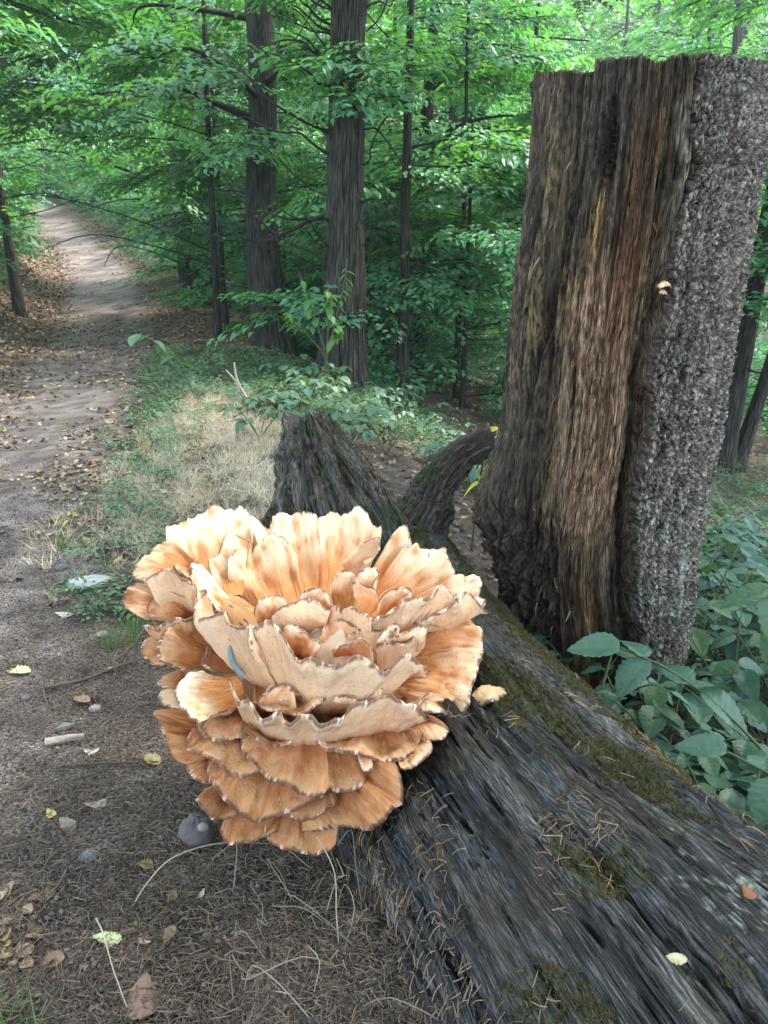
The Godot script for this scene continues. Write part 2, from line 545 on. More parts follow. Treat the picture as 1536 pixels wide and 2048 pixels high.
func gnarled(p: Array, r: Array, seg: int, rings: int, sd: int, rough: float) -> ArrayMesh:
	# a broken, grooved limb of old wood
	var pos := PackedVector3Array()
	var col := PackedColorArray()
	var uv := PackedVector2Array()
	var side := Vector3(1, 0, 0.1)
	var nu := seg + 1
	for j in rings + 1:
		var t := float(j) / rings
		var c := spline(p, t)
		var d := (spline(p, minf(t + 0.01, 1.0)) - spline(p, maxf(t - 0.01, 0.0))).normalized()
		side = (side - d * side.dot(d)).normalized()
		var other := side.cross(d)
		var f := t * (r.size() - 1)
		var k := mini(int(f), r.size() - 2)
		var rad := lerpf(r[k], r[k + 1], f - k) * (1.0 if t < 0.999 else 0.02)
		for i in nu:
			var a := TAU * (i % seg) / seg
			var q := side * cos(a) + other * sin(a)
			var g := n_a.get_noise_3d(q.x * 3.0 + sd, q.y * 3.0 + t, q.z * 3.0) * 0.9
			g += 0.5 * n_b.get_noise_3d(q.x * 11.0 + sd * 3.0, q.y * 11.0 + t * 1.5, q.z * 11.0)
			g += 0.22 * n_b.get_noise_3d(q.x * 40.0 + sd * 5.0, q.y * 40.0 + t * 3.0, q.z * 40.0)
			var lump := n_b.get_noise_3d(c.x * 25.0 + q.x * 3.0, c.y * 25.0 + q.y * 3.0, c.z * 25.0 + q.z * 3.0)
			g += 0.35 * floorf(3.0 * n_a.get_noise_3d(q.x * 5.0 + sd * 7.0, q.y * 5.0 + t * 2.0, q.z * 5.0)) / 2.0
			g += 0.10 * n_b.get_noise_3d(q.x * 30.0 + sd, q.y * 30.0 + t * 14.0, q.z * 30.0)
			pos.append(c + q * (rad * (1.0 + rough * g) + 0.006 * lump) + d * (rough * 0.14 * g + 0.05 * lump * rough) * sm(0.6, 1.0, t))
			var v := clampf(0.5 + 0.8 * n_b.get_noise_3d(q.x * 22.0 + sd, q.y * 22.0 + t * 3.0, q.z * 22.0) + 0.3 * g, 0.0, 1.0)
			var w := Color(0.038, 0.036, 0.036).lerp(Color(0.17, 0.155, 0.145), v)
			w = w.lerp(Color(0.16, 0.11, 0.075), 0.7 * sm(0.0, 0.5, lump + 0.5 * t - 0.25))
			w = w.lerp(Color(0.05, 0.075, 0.025), 0.7 * sm(0.1, 0.35, n_a.get_noise_3d(c.x * 9.0 + q.x, c.y * 9.0 + q.y, c.z * 9.0 + sd)))
			col.append(w)
			uv.append(Vector2(t * 0.55, float(i) / seg * 3.0))
	return grid(nu, rings + 1, pos, col, uv, true)

# ---------- the standing dead stump ----------
const SC := Vector3(0.582, 0.0, -2.0)
const STUMP_TURN := -0.283

func stump_edge(y: float) -> float:
	# where the bark begins, as sin(a)
	var e := 0.335 - 0.085 * bump(y, 0.72, 0.10) - 0.02 * bump(y, 0.40, 0.2) + 0.12 * sm(0.2, -0.25, y) + 0.045 * sm(1.0, 1.12, y)
	e += 0.15 * sm(0.50, 0.2, y) + 0.10 * bump(y, 0.72, 0.30) + 0.030 * n_b.get_noise_2d(y * 8.0, 3.0) + 0.020 * n_b.get_noise_2d(y * 32.0, 9.0)
	e += 0.095 * bump(y, 1.15, 0.032) * (1.0 + 0.3 * n_b.get_noise_2d(y * 60.0, 4.0))
	return e

func stump_r(a: float, y: float, bark: bool) -> float:
	var f := sin(a)
	var front := cos(a) > 0.0
	var r := lerpf(lerpf(0.264, 0.257, sm(0.3, 0.85, y)), 0.242, sm(0.85, 1.4, y)) + 0.008 * n_a.get_noise_2d(sin(a) * 1.5, cos(a) * 1.5 + y * 0.3)
	r -= 0.026 * sm(0.25, 0.0, y) * sm(-0.2, 0.6, f)
	r += 0.05 * sm(-0.1, -0.42, y)
	if bark:
		return r
	r -= 0.012
	var fl := n_a.get_noise_2d(a * 3.5, y * 0.9) * 0.018
	fl += n_b.get_noise_2d(a * 13.0, y * 1.6) * 0.008
	# layers of wood that have come away, with sharp edges
	fl += 0.0065 * (floorf(n_a.get_noise_2d(a * 8.0 + 0.25 * n_b.get_noise_2d(a * 30.0, y * 9.0), y * 1.0 + 5.0) * 7.0) / 2.0)
	fl += 0.0026 * floorf(n_b.get_noise_2d(a * 24.0, y * 1.6 + 31.0) * 3.0)
	fl -= 0.012 * sm(0.07, 0.0, absf(n_b.get_noise_2d(a * 9.0 + 40.0, y * 1.1 + 3.0))) * sm(-0.1, 0.25, n_a.get_noise_2d(a * 4.0, y * 3.0 + 60.0))
	fl += n_b.get_noise_2d(a * 40.0, y * 6.0 + 20.0) * 0.0030
	fl += n_b.get_noise_2d(a * 90.0, y * 16.0 + 50.0) * 0.0016
	fl += n_b.get_noise_2d(a * 30.0, y * 50.0 + 50.0) * 0.0008
	r += fl
	if front:
		var w := 0.025 * n_b.get_noise_2d(y * 5.0, 77.0)
		var cr := -0.60 + 0.45 * (y - 0.83) + w
		r -= 0.040 * bump(f, cr, 0.030) * bump(y, 0.83, 0.24)
		r -= 0.022 * bump(f, -0.53 + w, 0.020) * sm(0.55, 0.85, y)
		r -= 0.020 * bump(f, -0.47 + w, 0.025) * sm(0.75, 0.45, y)
		r -= 0.055 * bump(f, stump_edge(y) - 0.065, 0.055) * sm(1.10, 0.75, y)
		r -= 0.024 * bump(f, -0.08 + w, 0.22) * bump(y, 0.68, 0.30) * (1.0 + 0.25 * n_b.get_noise_2d(a * 16.0, y * 16.0))
		# the dark torn knot, with ledges across
		var knot := bump(f, -0.25 + 0.1 * (1.2 - y), 0.075) * bump(y, 1.19, 0.085)
		r -= 0.030 * knot * (1.0 + 0.7 * n_b.get_noise_2d(a * 10.0, y * 95.0))
		var rot := sm(0.46, 0.24, y) * sm(0.0, -0.4, f)
		r += rot * (0.034 * n_b.get_noise_2d(a * 11.0, y * 10.0) + 0.014 * n_cell.get_noise_2d(a * 40.0, y * 50.0) - 0.018)
		r += 0.055 * bump(f, -0.99, 0.15) * bump(y, 0.34, 0.10)
		# blocky cracking of the brown rot
		var br := bump(f, -0.03, 0.20) * bump(y, 0.60, 0.32)
		r -= 0.007 * br * sm(-0.92, -0.99, n_cell.get_noise_2d(a * 13.0, y * 28.0))
		r += 0.006 * br * n_val.get_noise_2d(a * 13.0, y * 28.0)
	return r

func stump_color(a: float, y: float) -> Color:
	var f := sin(a)
	if cos(a) < 0.0: f = signf(f)
	var s1 := n_b.get_noise_2d(a * 34.0, y * 10.0)
	var s2 := n_a.get_noise_2d(a * 11.0 + 9.0, y * 3.4 + 40.0) * 1.2
	var s3 := n_b.get_noise_2d(a * 95.0, y * 36.0)
	var big := n_a.get_noise_2d(a * 5.0, y * 2.2 + 15.0)
	var c := Color(0.034, 0.025, 0.019).lerp(Color(0.128, 0.098, 0.072), clampf(0.40 + 0.40 * s1 + 0.45 * s2 + 0.75 * big + 0.35 * s3, 0.0, 1.0))
	c = c.lerp(Color(0.095, 0.085, 0.072), 0.8 * bump(f, -0.22, 0.22) * sm(1.0, 1.2, y))
	# olive and straw coloured streaks of bared sapwood
	var st := bump(f, -0.40, 0.055) * sm(1.02, 0.9, y) * sm(0.28, 0.5, y) * 1.2 + bump(f, -0.74, 0.12) * bump(y, 0.95, 0.26) * 0.75 + bump(f, 0.20, 0.05) * bump(y, 1.10, 0.22) * 0.7
	c = c.lerp(Color(0.205, 0.160, 0.078), clampf(st * (0.45 + 1.2 * s2 + 0.8 * s1 + 0.6 * s3), 0.0, 0.75))
	c = c.lerp(Color(0.40, 0.27, 0.11), clampf(bump(f, -0.27, 0.042) * bump(y, 1.03, 0.085) * (1.2 + s1 + s2), 0.0, 0.95))
	# brown rot in the middle
	var mid := -0.12 + 0.12 * sm(0.95, 0.6, y)
	var rot := bump(f, mid, 0.23) * sm(1.0, 0.86, y) * sm(0.22, 0.50, y)
	var gr := n_b.get_noise_2d(a * 24.0, y * 16.0)
	c = c.lerp(Color(0.235, 0.140, 0.088).lerp(Color(0.37, 0.270, 0.190), clampf(0.5 + gr * 1.3 + 0.6 * s2, 0.0, 1.0)), clampf(rot * 1.9 * (1.0 + 0.5 * s2 + 0.3 * s1), 0.0, 0.95))
	c = c.lerp(Color(0.155, 0.078, 0.040), clampf(bump(f, 0.06, 0.14) * bump(y, 1.02, 0.20) * (0.9 + 1.2 * s2 + 0.6 * s1), 0.0, 0.85))
	c = c.lerp(Color(0.15, 0.085, 0.042), clampf(bump(f, 0.03, 0.12) * sm(0.4, 0.2, y) * (0.7 + 1.5 * s2 + s1), 0.0, 0.8))
	c = c.lerp(Color(0.30, 0.21, 0.10), clampf(bump(f, 0.03, 0.06) * bump(y, 0.03, 0.09) * (1.0 + s1), 0.0, 0.8))
	# darker wood: the knot, the cracks' lips, the strip beside the bark, the foot
	var knot := bump(f, -0.25 + 0.1 * (1.2 - y), 0.085) * bump(y, 1.19, 0.09)
	c = c.lerp(Color(0.024, 0.019, 0.017), clampf(knot * (1.2 + 0.9 * n_b.get_noise_2d(a * 12.0, y * 90.0)), 0.0, 0.95))
	c = c.lerp(Color(0.026, 0.020, 0.017), clampf(bump(f, -0.60 + 0.45 * (y - 0.83), 0.05) * bump(y, 0.80, 0.26) * (0.9 + s2), 0.0, 0.9))
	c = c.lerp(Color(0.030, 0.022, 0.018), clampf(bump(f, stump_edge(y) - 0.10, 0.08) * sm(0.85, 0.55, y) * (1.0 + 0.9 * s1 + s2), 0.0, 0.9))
	c = c.lerp(Color(0.040, 0.027, 0.022), 0.75 * clampf(sm(0.46, 0.2, y) * sm(-0.05, -0.3, f) * (0.9 + 1.2 * s2 + s1), 0.0, 1.0))
	c = c.lerp(Color(0.040, 0.032, 0.026), 0.7 * clampf(bump(f, -0.75, 0.25) * sm(0.72, 0.55, y) * (0.8 + s2), 0.0, 1.0))
	# smooth pale inner bark beside the bite
	c = c.lerp(Color(0.23, 0.205, 0.165), clampf(bump(f, stump_edge(y) - 0.045, 0.04) * bump(y, 1.17, 0.12) * (1.2 + 0.3 * s2), 0.0, 0.92))
	return c

func stump_x(y: float) -> float:
	# the stump leans and bulges to one side
	return -0.026 * sm(1.35, 0.65, y) - 0.020 * sm(0.65, 0.28, y) + 0.028 * sm(0.25, 0.05, y)

func stump_top(a: float) -> float:
	var f := sin(a)
	var y := 1.365 + 0.01 * f
	if cos(a) > 0.0:
		y = lerpf(1.360, 1.334, sm(-1.0, -0.47, f))
		y = lerpf(y, 1.354, sm(-0.46, -0.44, f))
		y -= 0.014 * bump(f, 0.10, 0.10)
		y = lerpf(y, 1.352, sm(0.2, 0.33, f))
	return y + 0.003 * n_b.get_noise_2d(a * 14.0, 5.0)

func build_stump() -> void:
	var o := base("tree_stump", SC, "tall broken tree stump with bare rotten wood and a strip of bark", "stump")
	o.rotation.y = STUMP_TURN
	var nu := 501
	var nv := 460
	var pos := PackedVector3Array()
	var col := PackedColorArray()
	var uv := PackedVector2Array()
	for j in nv + 2:
		for i in nu:
			# the side in view gets most of the columns
			var q := float(i % (nu - 1)) / (nu - 1)
			var a := (q - 0.5) * TAU
			a -= 0.55 * sin(a)
			var top := stump_top(a)
			var y := lerpf(-0.42, top, minf(float(j) / (nv - 1), 1.0))
			var r := stump_r(a, y, false)
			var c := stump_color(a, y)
			if j >= nv:
				r *= 0.55 if j == nv else 0.01
				y -= 0.03 + 0.02 * n_b.get_noise_2d(a * 6.0, r * 40.0)
				c = Color(0.10, 0.085, 0.06)
			pos.append(Vector3(sin(a) * r + stump_x(y), y, cos(a) * r))
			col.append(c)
			uv.append(Vector2(y * 1.3 + 0.1 * n_a.get_noise_2d(a * 3.0, y * 2.0), a / TAU * 4.0))
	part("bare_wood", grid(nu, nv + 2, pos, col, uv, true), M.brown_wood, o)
	# the bark that is left: right side and back
	pos = PackedVector3Array()
	col = PackedColorArray()
	uv = PackedVector2Array()
	nu = 380
	nv = 520
	for j in nv + 1:
		var v := minf(float(j) / (nv - 1), 1.0)
		for i in nu:
			var q := float(i) / (nu - 1)
			var y := lerpf(-0.42, 1.35, v)
			var a0 := asin(clampf(stump_edge(y), -0.95, 0.95))
			var a := lerpf(a0, PI * 1.22, pow(q, 1.5))
			y = lerpf(-0.42, stump_top(a) - 0.004, v)
			var wob := 0.05 * n_b.get_noise_2d(a * 14.0, y * 18.0)
			var cu := (a + wob) * 15.0 + 0.8 * n_b.get_noise_2d(a * 30.0, y * 34.0)
			var cv := (y + wob * 0.3) * 24.0 + 0.8 * n_b.get_noise_2d(a * 30.0 + 50.0, y * 34.0)
			var cell := n_cell.get_noise_2d(cu, cv)
			var own := n_val.get_noise_2d(cu, cv)
			var plate := sm(-0.99, -0.72, cell)
			var fur := absf(n_b.get_noise_2d((a + wob) * 13.0, y * 3.0 + 70.0))
			var deep := sm(0.12, 0.03, fur) * (0.35 + 0.65 * sm(1.1, 0.6, y))
			# overlapping scales: each rises slowly and breaks off sharply
			var scale_a := fposmod(y * 21.0 + 1.7 * own + 1.3 * n_b.get_noise_2d(a * 16.0, y * 9.0), 1.0)
			var scale_b := fposmod(-y * 46.0 + 2.3 * n_b.get_noise_2d(a * 34.0 + 9.0, y * 20.0), 1.0)
			var rise := 0.010 + 0.0090 * scale_a + 0.0028 * scale_b + 0.0018 * plate + 0.0035 * own + 0.004 * n_b.get_noise_2d(a * 30.0, y * 9.0) + 0.004 * n_b.get_noise_2d(a * 22.0, y * 22.0 + 9.0) + 0.003 * floorf(3.0 * n_b.get_noise_2d(a * 34.0, y * 60.0)) / 3.0 + 0.002 * n_b.get_noise_2d(a * 70.0, y * 160.0) - 0.017 * deep
			var thick := sm(0.0, 0.035, a - a0) * sm(1.0, 0.97, q)
			var r := stump_r(a, y, true) - 0.020 + (rise + 0.020) * thick
			if j == nv: r -= 0.03
			pos.append(Vector3(sin(a) * r + stump_x(y), y, cos(a) * r))
			var g := 0.48 + 0.22 * own + 0.35 * n_b.get_noise_2d(a * 48.0, y * 40.0) + 0.45 * n_a.get_noise_2d(a * 14.0, y * 6.0)
			var c := Color(0.072, 0.062, 0.055).lerp(Color(0.30, 0.262, 0.235), clampf(g, 0.0, 1.0))
			c = c.lerp(Color(0.060, 0.050, 0.045), 0.45 * (1.0 - plate))
			var li := sm(0.05, 0.4, n_a.get_noise_2d(a * 6.0, y * 6.0 + 30.0) + 0.5 * n_b.get_noise_2d(a * 40.0, y * 40.0) + 0.45 * sm(0.6, -0.1, y) - 0.34)
			c = c.lerp(Color(0.29, 0.33, 0.30), 0.75 * li * (1.0 - deep))
			c = c.lerp(Color(0.016, 0.013, 0.012), 0.9 * deep)
			if thick < 0.9: c = c.lerp(Color(0.030, 0.022, 0.018), 0.8)
			col.append(c)
			uv.append(Vector2(y * 2.0, a * 0.6))
	part("bark", grid(nu, nv + 1, pos, col, uv), M.bark, o)
	var ts := []
	var cs := []
	rng.seed = 41
	for k in 5200:
		var a := rr(-PI, PI)
		var y := stump_top(a)
		var r := stump_r(a, y, sin(a) > 0.4) * rr(0.80, 1.0)
		if n_b.get_noise_2d(a * 5.0, 33.0) + 0.25 < rr(-0.1, 0.5): continue
		ts.append(shoot(Vector3(sin(a) * r + stump_x(y), y - 0.008 * rr(0, 1), cos(a) * r), Vector3(rr(-0.5, 0.5), 1, rr(-0.5, 0.5)), rr(0.5, 1.1)))
		var g := rr(1.0, 2.2)
		cs.append(Color(g * rr(0.9, 1.3), g, g * 0.8))
	copies("moss", X.moss, M.moss, o, ts, cs)
	# splinters of torn wood on the decayed face
	rng.seed = 43
	for k in 60:
		var a := asin(rr(-0.95, 0.25))
		var y := rr(-0.1, 0.45) if k % 3 else rr(0.3, 1.2)
		var r := stump_r(a, y, false)
		var d := Vector3(sin(a), 0, cos(a))
		var p := d * (r - 0.004) + Vector3(stump_x(y), 0, 0)
		p.y = y
		var l := rr(0.02, 0.055)
		var q := p + Vector3(rr(-0.3, 0.3) * l, rr(0.3, 1.0) * l * (1.0 if k % 2 else -1.0), 0) + d * rr(0.1, 0.3) * l
		var c: Color = [Color(0.12, 0.07, 0.045), Color(0.16, 0.11, 0.07), Color(0.26, 0.20, 0.14), Color(0.06, 0.04, 0.03)][k % 4]
		part("splinter", tube([p, p.lerp(q, 0.5) + d * 0.004, q], rr(0.0015, 0.004), 0.0006, 5, 4, 0.2, 1.0, c), M.plain, o)
	# a knob of pale fungus at the edge of the bark
	var kb := base("small_bracket_fungus", SC + Vector3(0.013 * 0.262, 0.92, 0.262), "tiny whitish bracket fungus at the bark's edge on the stump", "fungus")
	lobe(kb, 0.9, 1, 0.003, 0.003, [-12, -3, -16, 0, 5, -16, 11, -2, -16], [-14, -7, 6, -5, -1, 13, 5, 0, 13, 13, -6, 6], "")
	lobe(kb, 0.9, 1, 0.003, 0.003, [-6, -15, -16, 0, -12, -16, 6, -15, -16], [-8, -20, 4, 0, -18, 9, 7, -19, 5], "")

# ---------- the orange fungus ----------
func curve3(a: Array) -> Array:
	var o := []
	for k in range(0, a.size(), 3):
		o.append(Vector3(a[k], a[k + 1], a[k + 2]) * 0.001)
	return o

var lobe_count := 0

func lobe(f: Node, pale: float, orange_in_front: int, bulge: float, ruffle: float, b: Array, r: Array, label: String) -> void:
	# one fleshy lobe: a thick, ruffled fan from its base line b to its rim r (millimetres)
	lobe_count += 1
	var sd := lobe_count * 17.0
	var bp := curve3(b)
	var rp := curve3(r)
	var size := 0.0
	for k in rp.size() - 1: size += (rp[k + 1] as Vector3).distance_to(rp[k])
	var small := sm(0.03, 0.25, size)
	var nu := int(lerpf(34.0, 120.0, small))
	var nv := int(lerpf(14.0, 30.0, small))
	var bm := spline(bp, 0.5)
	var rm := spline(rp, 0.5)
	var deepness := maxf(0.02, bm.distance_to(rm))
	var n := (rm - bm).cross(rp[rp.size() - 1] - rp[0]).normalized()
	if n.dot(Vector3(0, 0.5, 0.86)) < 0.0: n = -n
	# the column order that makes the first sheet face along n
	var flip: bool = (rm - bm).cross(spline(rp, 0.6) - spline(rp, 0.4)).dot(n) < 0.0
	var pos := PackedVector3Array()
	var col := PackedColorArray()
	var uv := PackedVector2Array()
	var thick := lerpf(0.006, 0.019, small)
	var rows := nv * 2 + 1
	var lip := 1.0 if orange_in_front == 0 else -0.35
	for j in rows:
		var front := j <= nv
		var w := float(j) / nv if front else float(rows - 1 - j) / nv
		if j == nv: w = 1.0
		var v := 1.0 - pow(1.0 - w, 1.5)
		for i in nu:
			var u := float(i) / (nu - 1)
			if flip: u = 1.0 - u
			var s := u * size
			var wave := n_c.get_noise_2d(s * 15.0 + sd, v * 0.7) * 0.95 + 0.22 * n_c.get_noise_2d(s * 42.0 + sd, v + 20.0)
			var fine := n_b.get_noise_2d(s * 90.0 + sd, v * 2.0 + 30.0)
			var nick := n_b.get_noise_2d(s * 210.0 + sd, 60.0)
			var ext := v * (1.0 + v * v * ((0.07 if orange_in_front == 1 else 0.022) * wave + 0.010 * fine + 0.007 * nick))
			var p := spline(bp, u).lerp(spline(rp, u), ext)
			var side := sm(0.0, 0.06, minf(u, 1.0 - u))
			var orange := front == (orange_in_front == 1)
			p += n * bulge * sin(PI * v)
			p += n * ruffle * (pow(v, 1.5) * 2.3 * wave + 0.08 * v * fine)
			# the margin rolls over outwards
			p += n * lip * 0.014 * small * sm(0.75, 1.0, v) * (0.6 + wave)
			if orange: p += n * 0.0010 * n_b.get_noise_2d(s * 200.0 + sd, v * 4.0)
			p += n * 0.0022 * n_b.get_noise_3d(p.x * 45.0, p.y * 45.0, p.z * 45.0)
			var t := thick * lerpf(1.0, 0.48, v) * side * (1.0 + 0.25 * fine)
			if v > 0.94: t *= sqrt(maxf(0.0, 1.0 - pow((v - 0.94) / 0.06, 2.0) * 0.85))
			p += n * (t * 0.5 if front else -t * 0.5)
			pos.append(p)
			var streak := 0.45 * n_b.get_noise_2d(s * 85.0 + sd, v * 3.5 + 9.0) + 0.6 * n_b.get_noise_2d(s * 30.0 + sd, v * 2.5)
			var patch := n_b.get_noise_3d(p.x * 22.0, p.y * 22.0, p.z * 22.0)
			var deep := Color(0.310, 0.102, 0.032).lerp(Color(0.72, 0.295, 0.105), pale)  # pale: old lobes are browner, but some light and shade is painted in too
			var edge := Color(0.385, 0.160, 0.058).lerp(Color(0.84, 0.575, 0.345), pale)
			var e := clampf(pow(v, 2.0) * 1.05 + 0.40 * streak * (0.3 + v) + 0.45 * patch - 0.12, 0.0, 1.0)
			var c := deep.lerp(edge, e)
			c = c.lerp(Color(0.90, 0.82, 0.66), clampf((v - 0.5) * 1.9 * pale * pale * (0.65 + 0.7 * streak + 0.8 * patch), 0.0, 0.85))
			c = c.lerp(Color(0.33, 0.125, 0.038), clampf(0.7 * sm(0.1, 0.5, -0.6 * streak - 0.6 * patch) * (1.0 - 0.55 * pale), 0.0, 1.0))
			if not orange:
				c = Color(0.62, 0.395, 0.24).lerp(Color(0.68, 0.34, 0.15), clampf(0.3 + 0.10 * streak + 0.8 * patch - 0.4 * v, 0.0, 1.0))
				c = c.lerp(Color(0.54, 0.41, 0.30), clampf(v * 0.9 - 0.45 + 0.3 * wave + 0.3 * patch, 0.0, 1.0))
			# the rim: brown crumbling crust with whitish bits, a few millimetres wide
			var from_rim := (1.0 - v) * deepness
			var crust := sm(0.0050, 0.0022, from_rim + 0.0014 * nick + 0.0030 * n_b.get_noise_2d(s * 40.0 + sd, 7.0) + 0.0008)
			var crumb := 0.6 * n_b.get_noise_2d(s * 300.0 + sd, 90.0 + v * 6.0) + 0.7 * n_b.get_noise_2d(s * 50.0 + sd, 95.0)
			c = c.lerp(Color(0.115, 0.055, 0.040), crust * sm(-0.5, 0.0, crumb) * 0.92)
			c = c.lerp(Color(0.66, 0.60, 0.60), crust * sm(0.25, 0.5, -crumb) * 0.7)
			col.append(c)
			uv.append(Vector2(s * 6.0 + sd * 0.13, v * deepness * 6.0 + sd * 0.07))
	var o := part("lobe", grid(nu, rows, pos, col, uv), M.fungus, f)
	if label: o.set_meta("label", label)

func build_fungus() -> void:
	var f := base("bracket_fungus", Vector3.ZERO, "large orange bracket fungus of frilled overlapping lobes on the log's flank", "fungus")
	# the fleshy body behind the lobes
	var core := [Vector3(0.0, 0.06, -1.20), Vector3(-0.06, 0.14, -1.21), Vector3(-0.10, 0.22, -1.24), Vector3(-0.12, 0.30, -1.27), Vector3(-0.13, 0.345, -1.30)]
	part("core", tube(core, 0.085, 0.06, 40, 30, 0.25, 1.0, Color(0.40, 0.235, 0.13)), M.fungus, f)
	var stem := [Vector3(-0.02, 0.20, -1.25), Vector3(-0.046, 0.264, -1.240), Vector3(-0.064, 0.32, -1.25), Vector3(-0.074, 0.335, -1.27)]
	part("stem", tube(stem, 0.068, 0.075, 36, 24, 0.15, 1.0, Color(0.66, 0.50, 0.38)), M.fungus, f)
	var left := [Vector3(-0.11, 0.23, -1.26), Vector3(-0.20, 0.28, -1.29), Vector3(-0.285, 0.345, -1.315), Vector3(-0.313, 0.37, -1.325)]
	part("core", tube(left, 0.08, 0.045, 30, 24, 0.25, 1.0, Color(0.42, 0.22, 0.10)), M.fungus, f)
	lobe(f, 1.0, 1, -0.02, 0.012, [-365, 357, -1380, -313, 376, -1362, -261, 386, -1352], [-402, 407, -1380, -417, 452, -1426, -412, 480, -1472, -376, 503, -1500, -318, 506, -1509, -263, 500, -1500, -252, 466, -1472], "")
	lobe(f, 0.75, 1, -0.03, 0.01, [-241, 323, -1334, -195, 334, -1334, -149, 351, -1334], [-309, 419, -1352, -327, 441, -1389, -325, 450, -1408, -307, 457, -1435, -264, 465, -1463, -221, 456, -1454], "")
	lobe(f, 1.0, 1, -0.03, 0.012, [-197, 315, -1306, -172, 337, -1306, -157, 360, -1316], [-261, 405, -1224, -292, 431, -1214, -318, 438, -1233, -327, 458, -1260, -332, 474, -1306, -308, 435, -1352], "")
	lobe(f, 0.9, 1, -0.03, 0.012, [-181, 330, -1343, -151, 341, -1343, -120, 341, -1343], [-261, 450, -1454, -260, 489, -1472, -234, 481, -1481, -213, 494, -1490, -182, 503, -1500, -144, 498, -1490, -123, 483, -1472], "")
	lobe(f, 0.8, 1, -0.03, 0.012, [-125, 346, -1343, -100, 352, -1343, -75, 352, -1343], [-126, 456, -1454, -127, 485, -1472, -101, 498, -1490, -61, 509, -1490, -23, 502, -1472, -5, 478, -1454, -10, 462, -1435], "")
	lobe(f, 0.9, 0, 0.01, 0.006, [-70, 424, -1380, -50, 422, -1371, -27, 437, -1362], [-72, 458, -1352, -54, 478, -1362, -27, 489, -1371, -4, 489, -1389, -9, 468, -1371, -39, 459, -1343], "")
	lobe(f, 0.75, 1, -0.03, 0.014, [-79, 356, -1334, -59, 362, -1334, -39, 366, -1325], [-4, 444, -1426, 11, 470, -1454, 37, 484, -1454, 64, 462, -1444, 79, 438, -1426, 73, 416, -1398], "")
	lobe(f, 0.7, 1, -0.02, 0.016, [-64, 355, -1325, -49, 360, -1316, -34, 359, -1306], [58, 419, -1417, 76, 443, -1426, 109, 442, -1408, 144, 420, -1389, 157, 404, -1362, 130, 390, -1343], "")
	lobe(f, 0.7, 1, -0.02, 0.014, [-53, 346, -1288, -38, 346, -1288, -19, 351, -1279], [116, 415, -1362, 151, 415, -1362, 171, 405, -1334, 176, 388, -1306, 140, 389, -1288, 110, 382, -1270], "")
	lobe(f, 0.7, 1, -0.02, 0.012, [-79, 350, -1325, -54, 349, -1316, -24, 347, -1297], [26, 440, -1408, 58, 450, -1431, 91, 447, -1421, 124, 433, -1408, 152, 414, -1389, 171, 397, -1362, 179, 383, -1325, 161, 374, -1297], "")
	lobe(f, 0.75, 1, -0.02, 0.012, [-198, 332, -1316, -169, 339, -1325, -140, 340, -1334], [-291, 403, -1389, -280, 444, -1426, -252, 457, -1449, -221, 459, -1458, -189, 450, -1454, -167, 429, -1435], "")
	lobe(f, 0.55, 0, 0.02, 0.01, [-66, 312, -1251, -18, 328, -1251, 29, 350, -1260, 91, 366, -1270], [-25, 412, -1224, 19, 433, -1242, 54, 440, -1251, 99, 442, -1260, 128, 423, -1270, 162, 400, -1270], "")
	lobe(f, 0.6, 0, 0.01, 0.008, [66, 386, -1251, 104, 376, -1251, 133, 381, -1260], [51, 407, -1224, 84, 415, -1233, 116, 434, -1242, 145, 437, -1251, 167, 413, -1260], "")
	lobe(f, 0.6, 1, -0.015, 0.006, [-91, 373, -1288, -72, 373, -1288, -52, 379, -1288], [-94, 410, -1288, -95, 436, -1306, -77, 450, -1316, -53, 449, -1316, -42, 431, -1288], "")
	lobe(f, 0.85, 1, -0.01, 0.006, [-57, 388, -1279, -38, 393, -1279, -23, 394, -1288], [-52, 432, -1297, -50, 452, -1306, -23, 463, -1306, -9, 454, -1306, -18, 436, -1288], "")
	lobe(f, 1.0, 1, -0.01, 0.008, [-47, 387, -1260, -28, 392, -1260, -14, 398, -1270], [-53, 433, -1260, -51, 452, -1270, -25, 448, -1260, -9, 437, -1251, -11, 417, -1251], "")
	lobe(f, 1.0, 1, -0.01, 0.008, [-146, 387, -1260, -127, 387, -1260, -103, 392, -1260], [-142, 417, -1251, -137, 438, -1260, -118, 444, -1260, -99, 437, -1251, -87, 421, -1242], "")
	lobe(f, 0.5, 0, 0.015, 0.006, [-163, 370, -1242, -129, 380, -1233, -97, 385, -1233], [-191, 403, -1233, -169, 426, -1233, -137, 434, -1233, -109, 436, -1224, -88, 424, -1214], "")
	lobe(f, 0.55, 0, 0.012, 0.006, [-70, 349, -1242, -51, 354, -1233, -27, 359, -1233], [-73, 405, -1224, -66, 424, -1224, -45, 425, -1214, -24, 413, -1205, -18, 393, -1205], "")
	lobe(f, 0.45, 1, 0.01, 0.004, [-114, 323, -1251, -95, 317, -1251, -76, 323, -1251], [-102, 370, -1242, -96, 410, -1233, -81, 427, -1224, -68, 405, -1224, -72, 369, -1233], "")
	lobe(f, 0.4, 0, 0.01, 0.006, [-51, 327, -1233, -27, 333, -1224, 5, 343, -1224], [-64, 384, -1224, -41, 394, -1214, -13, 388, -1205, 10, 396, -1205, 23, 404, -1205], "")
	lobe(f, 0.9, 1, 0.0, 0.006, [-13, 353, -1205, 1, 353, -1205, 14, 358, -1205], [-11, 385, -1187, 3, 398, -1187, 23, 408, -1196, 25, 395, -1187], "")
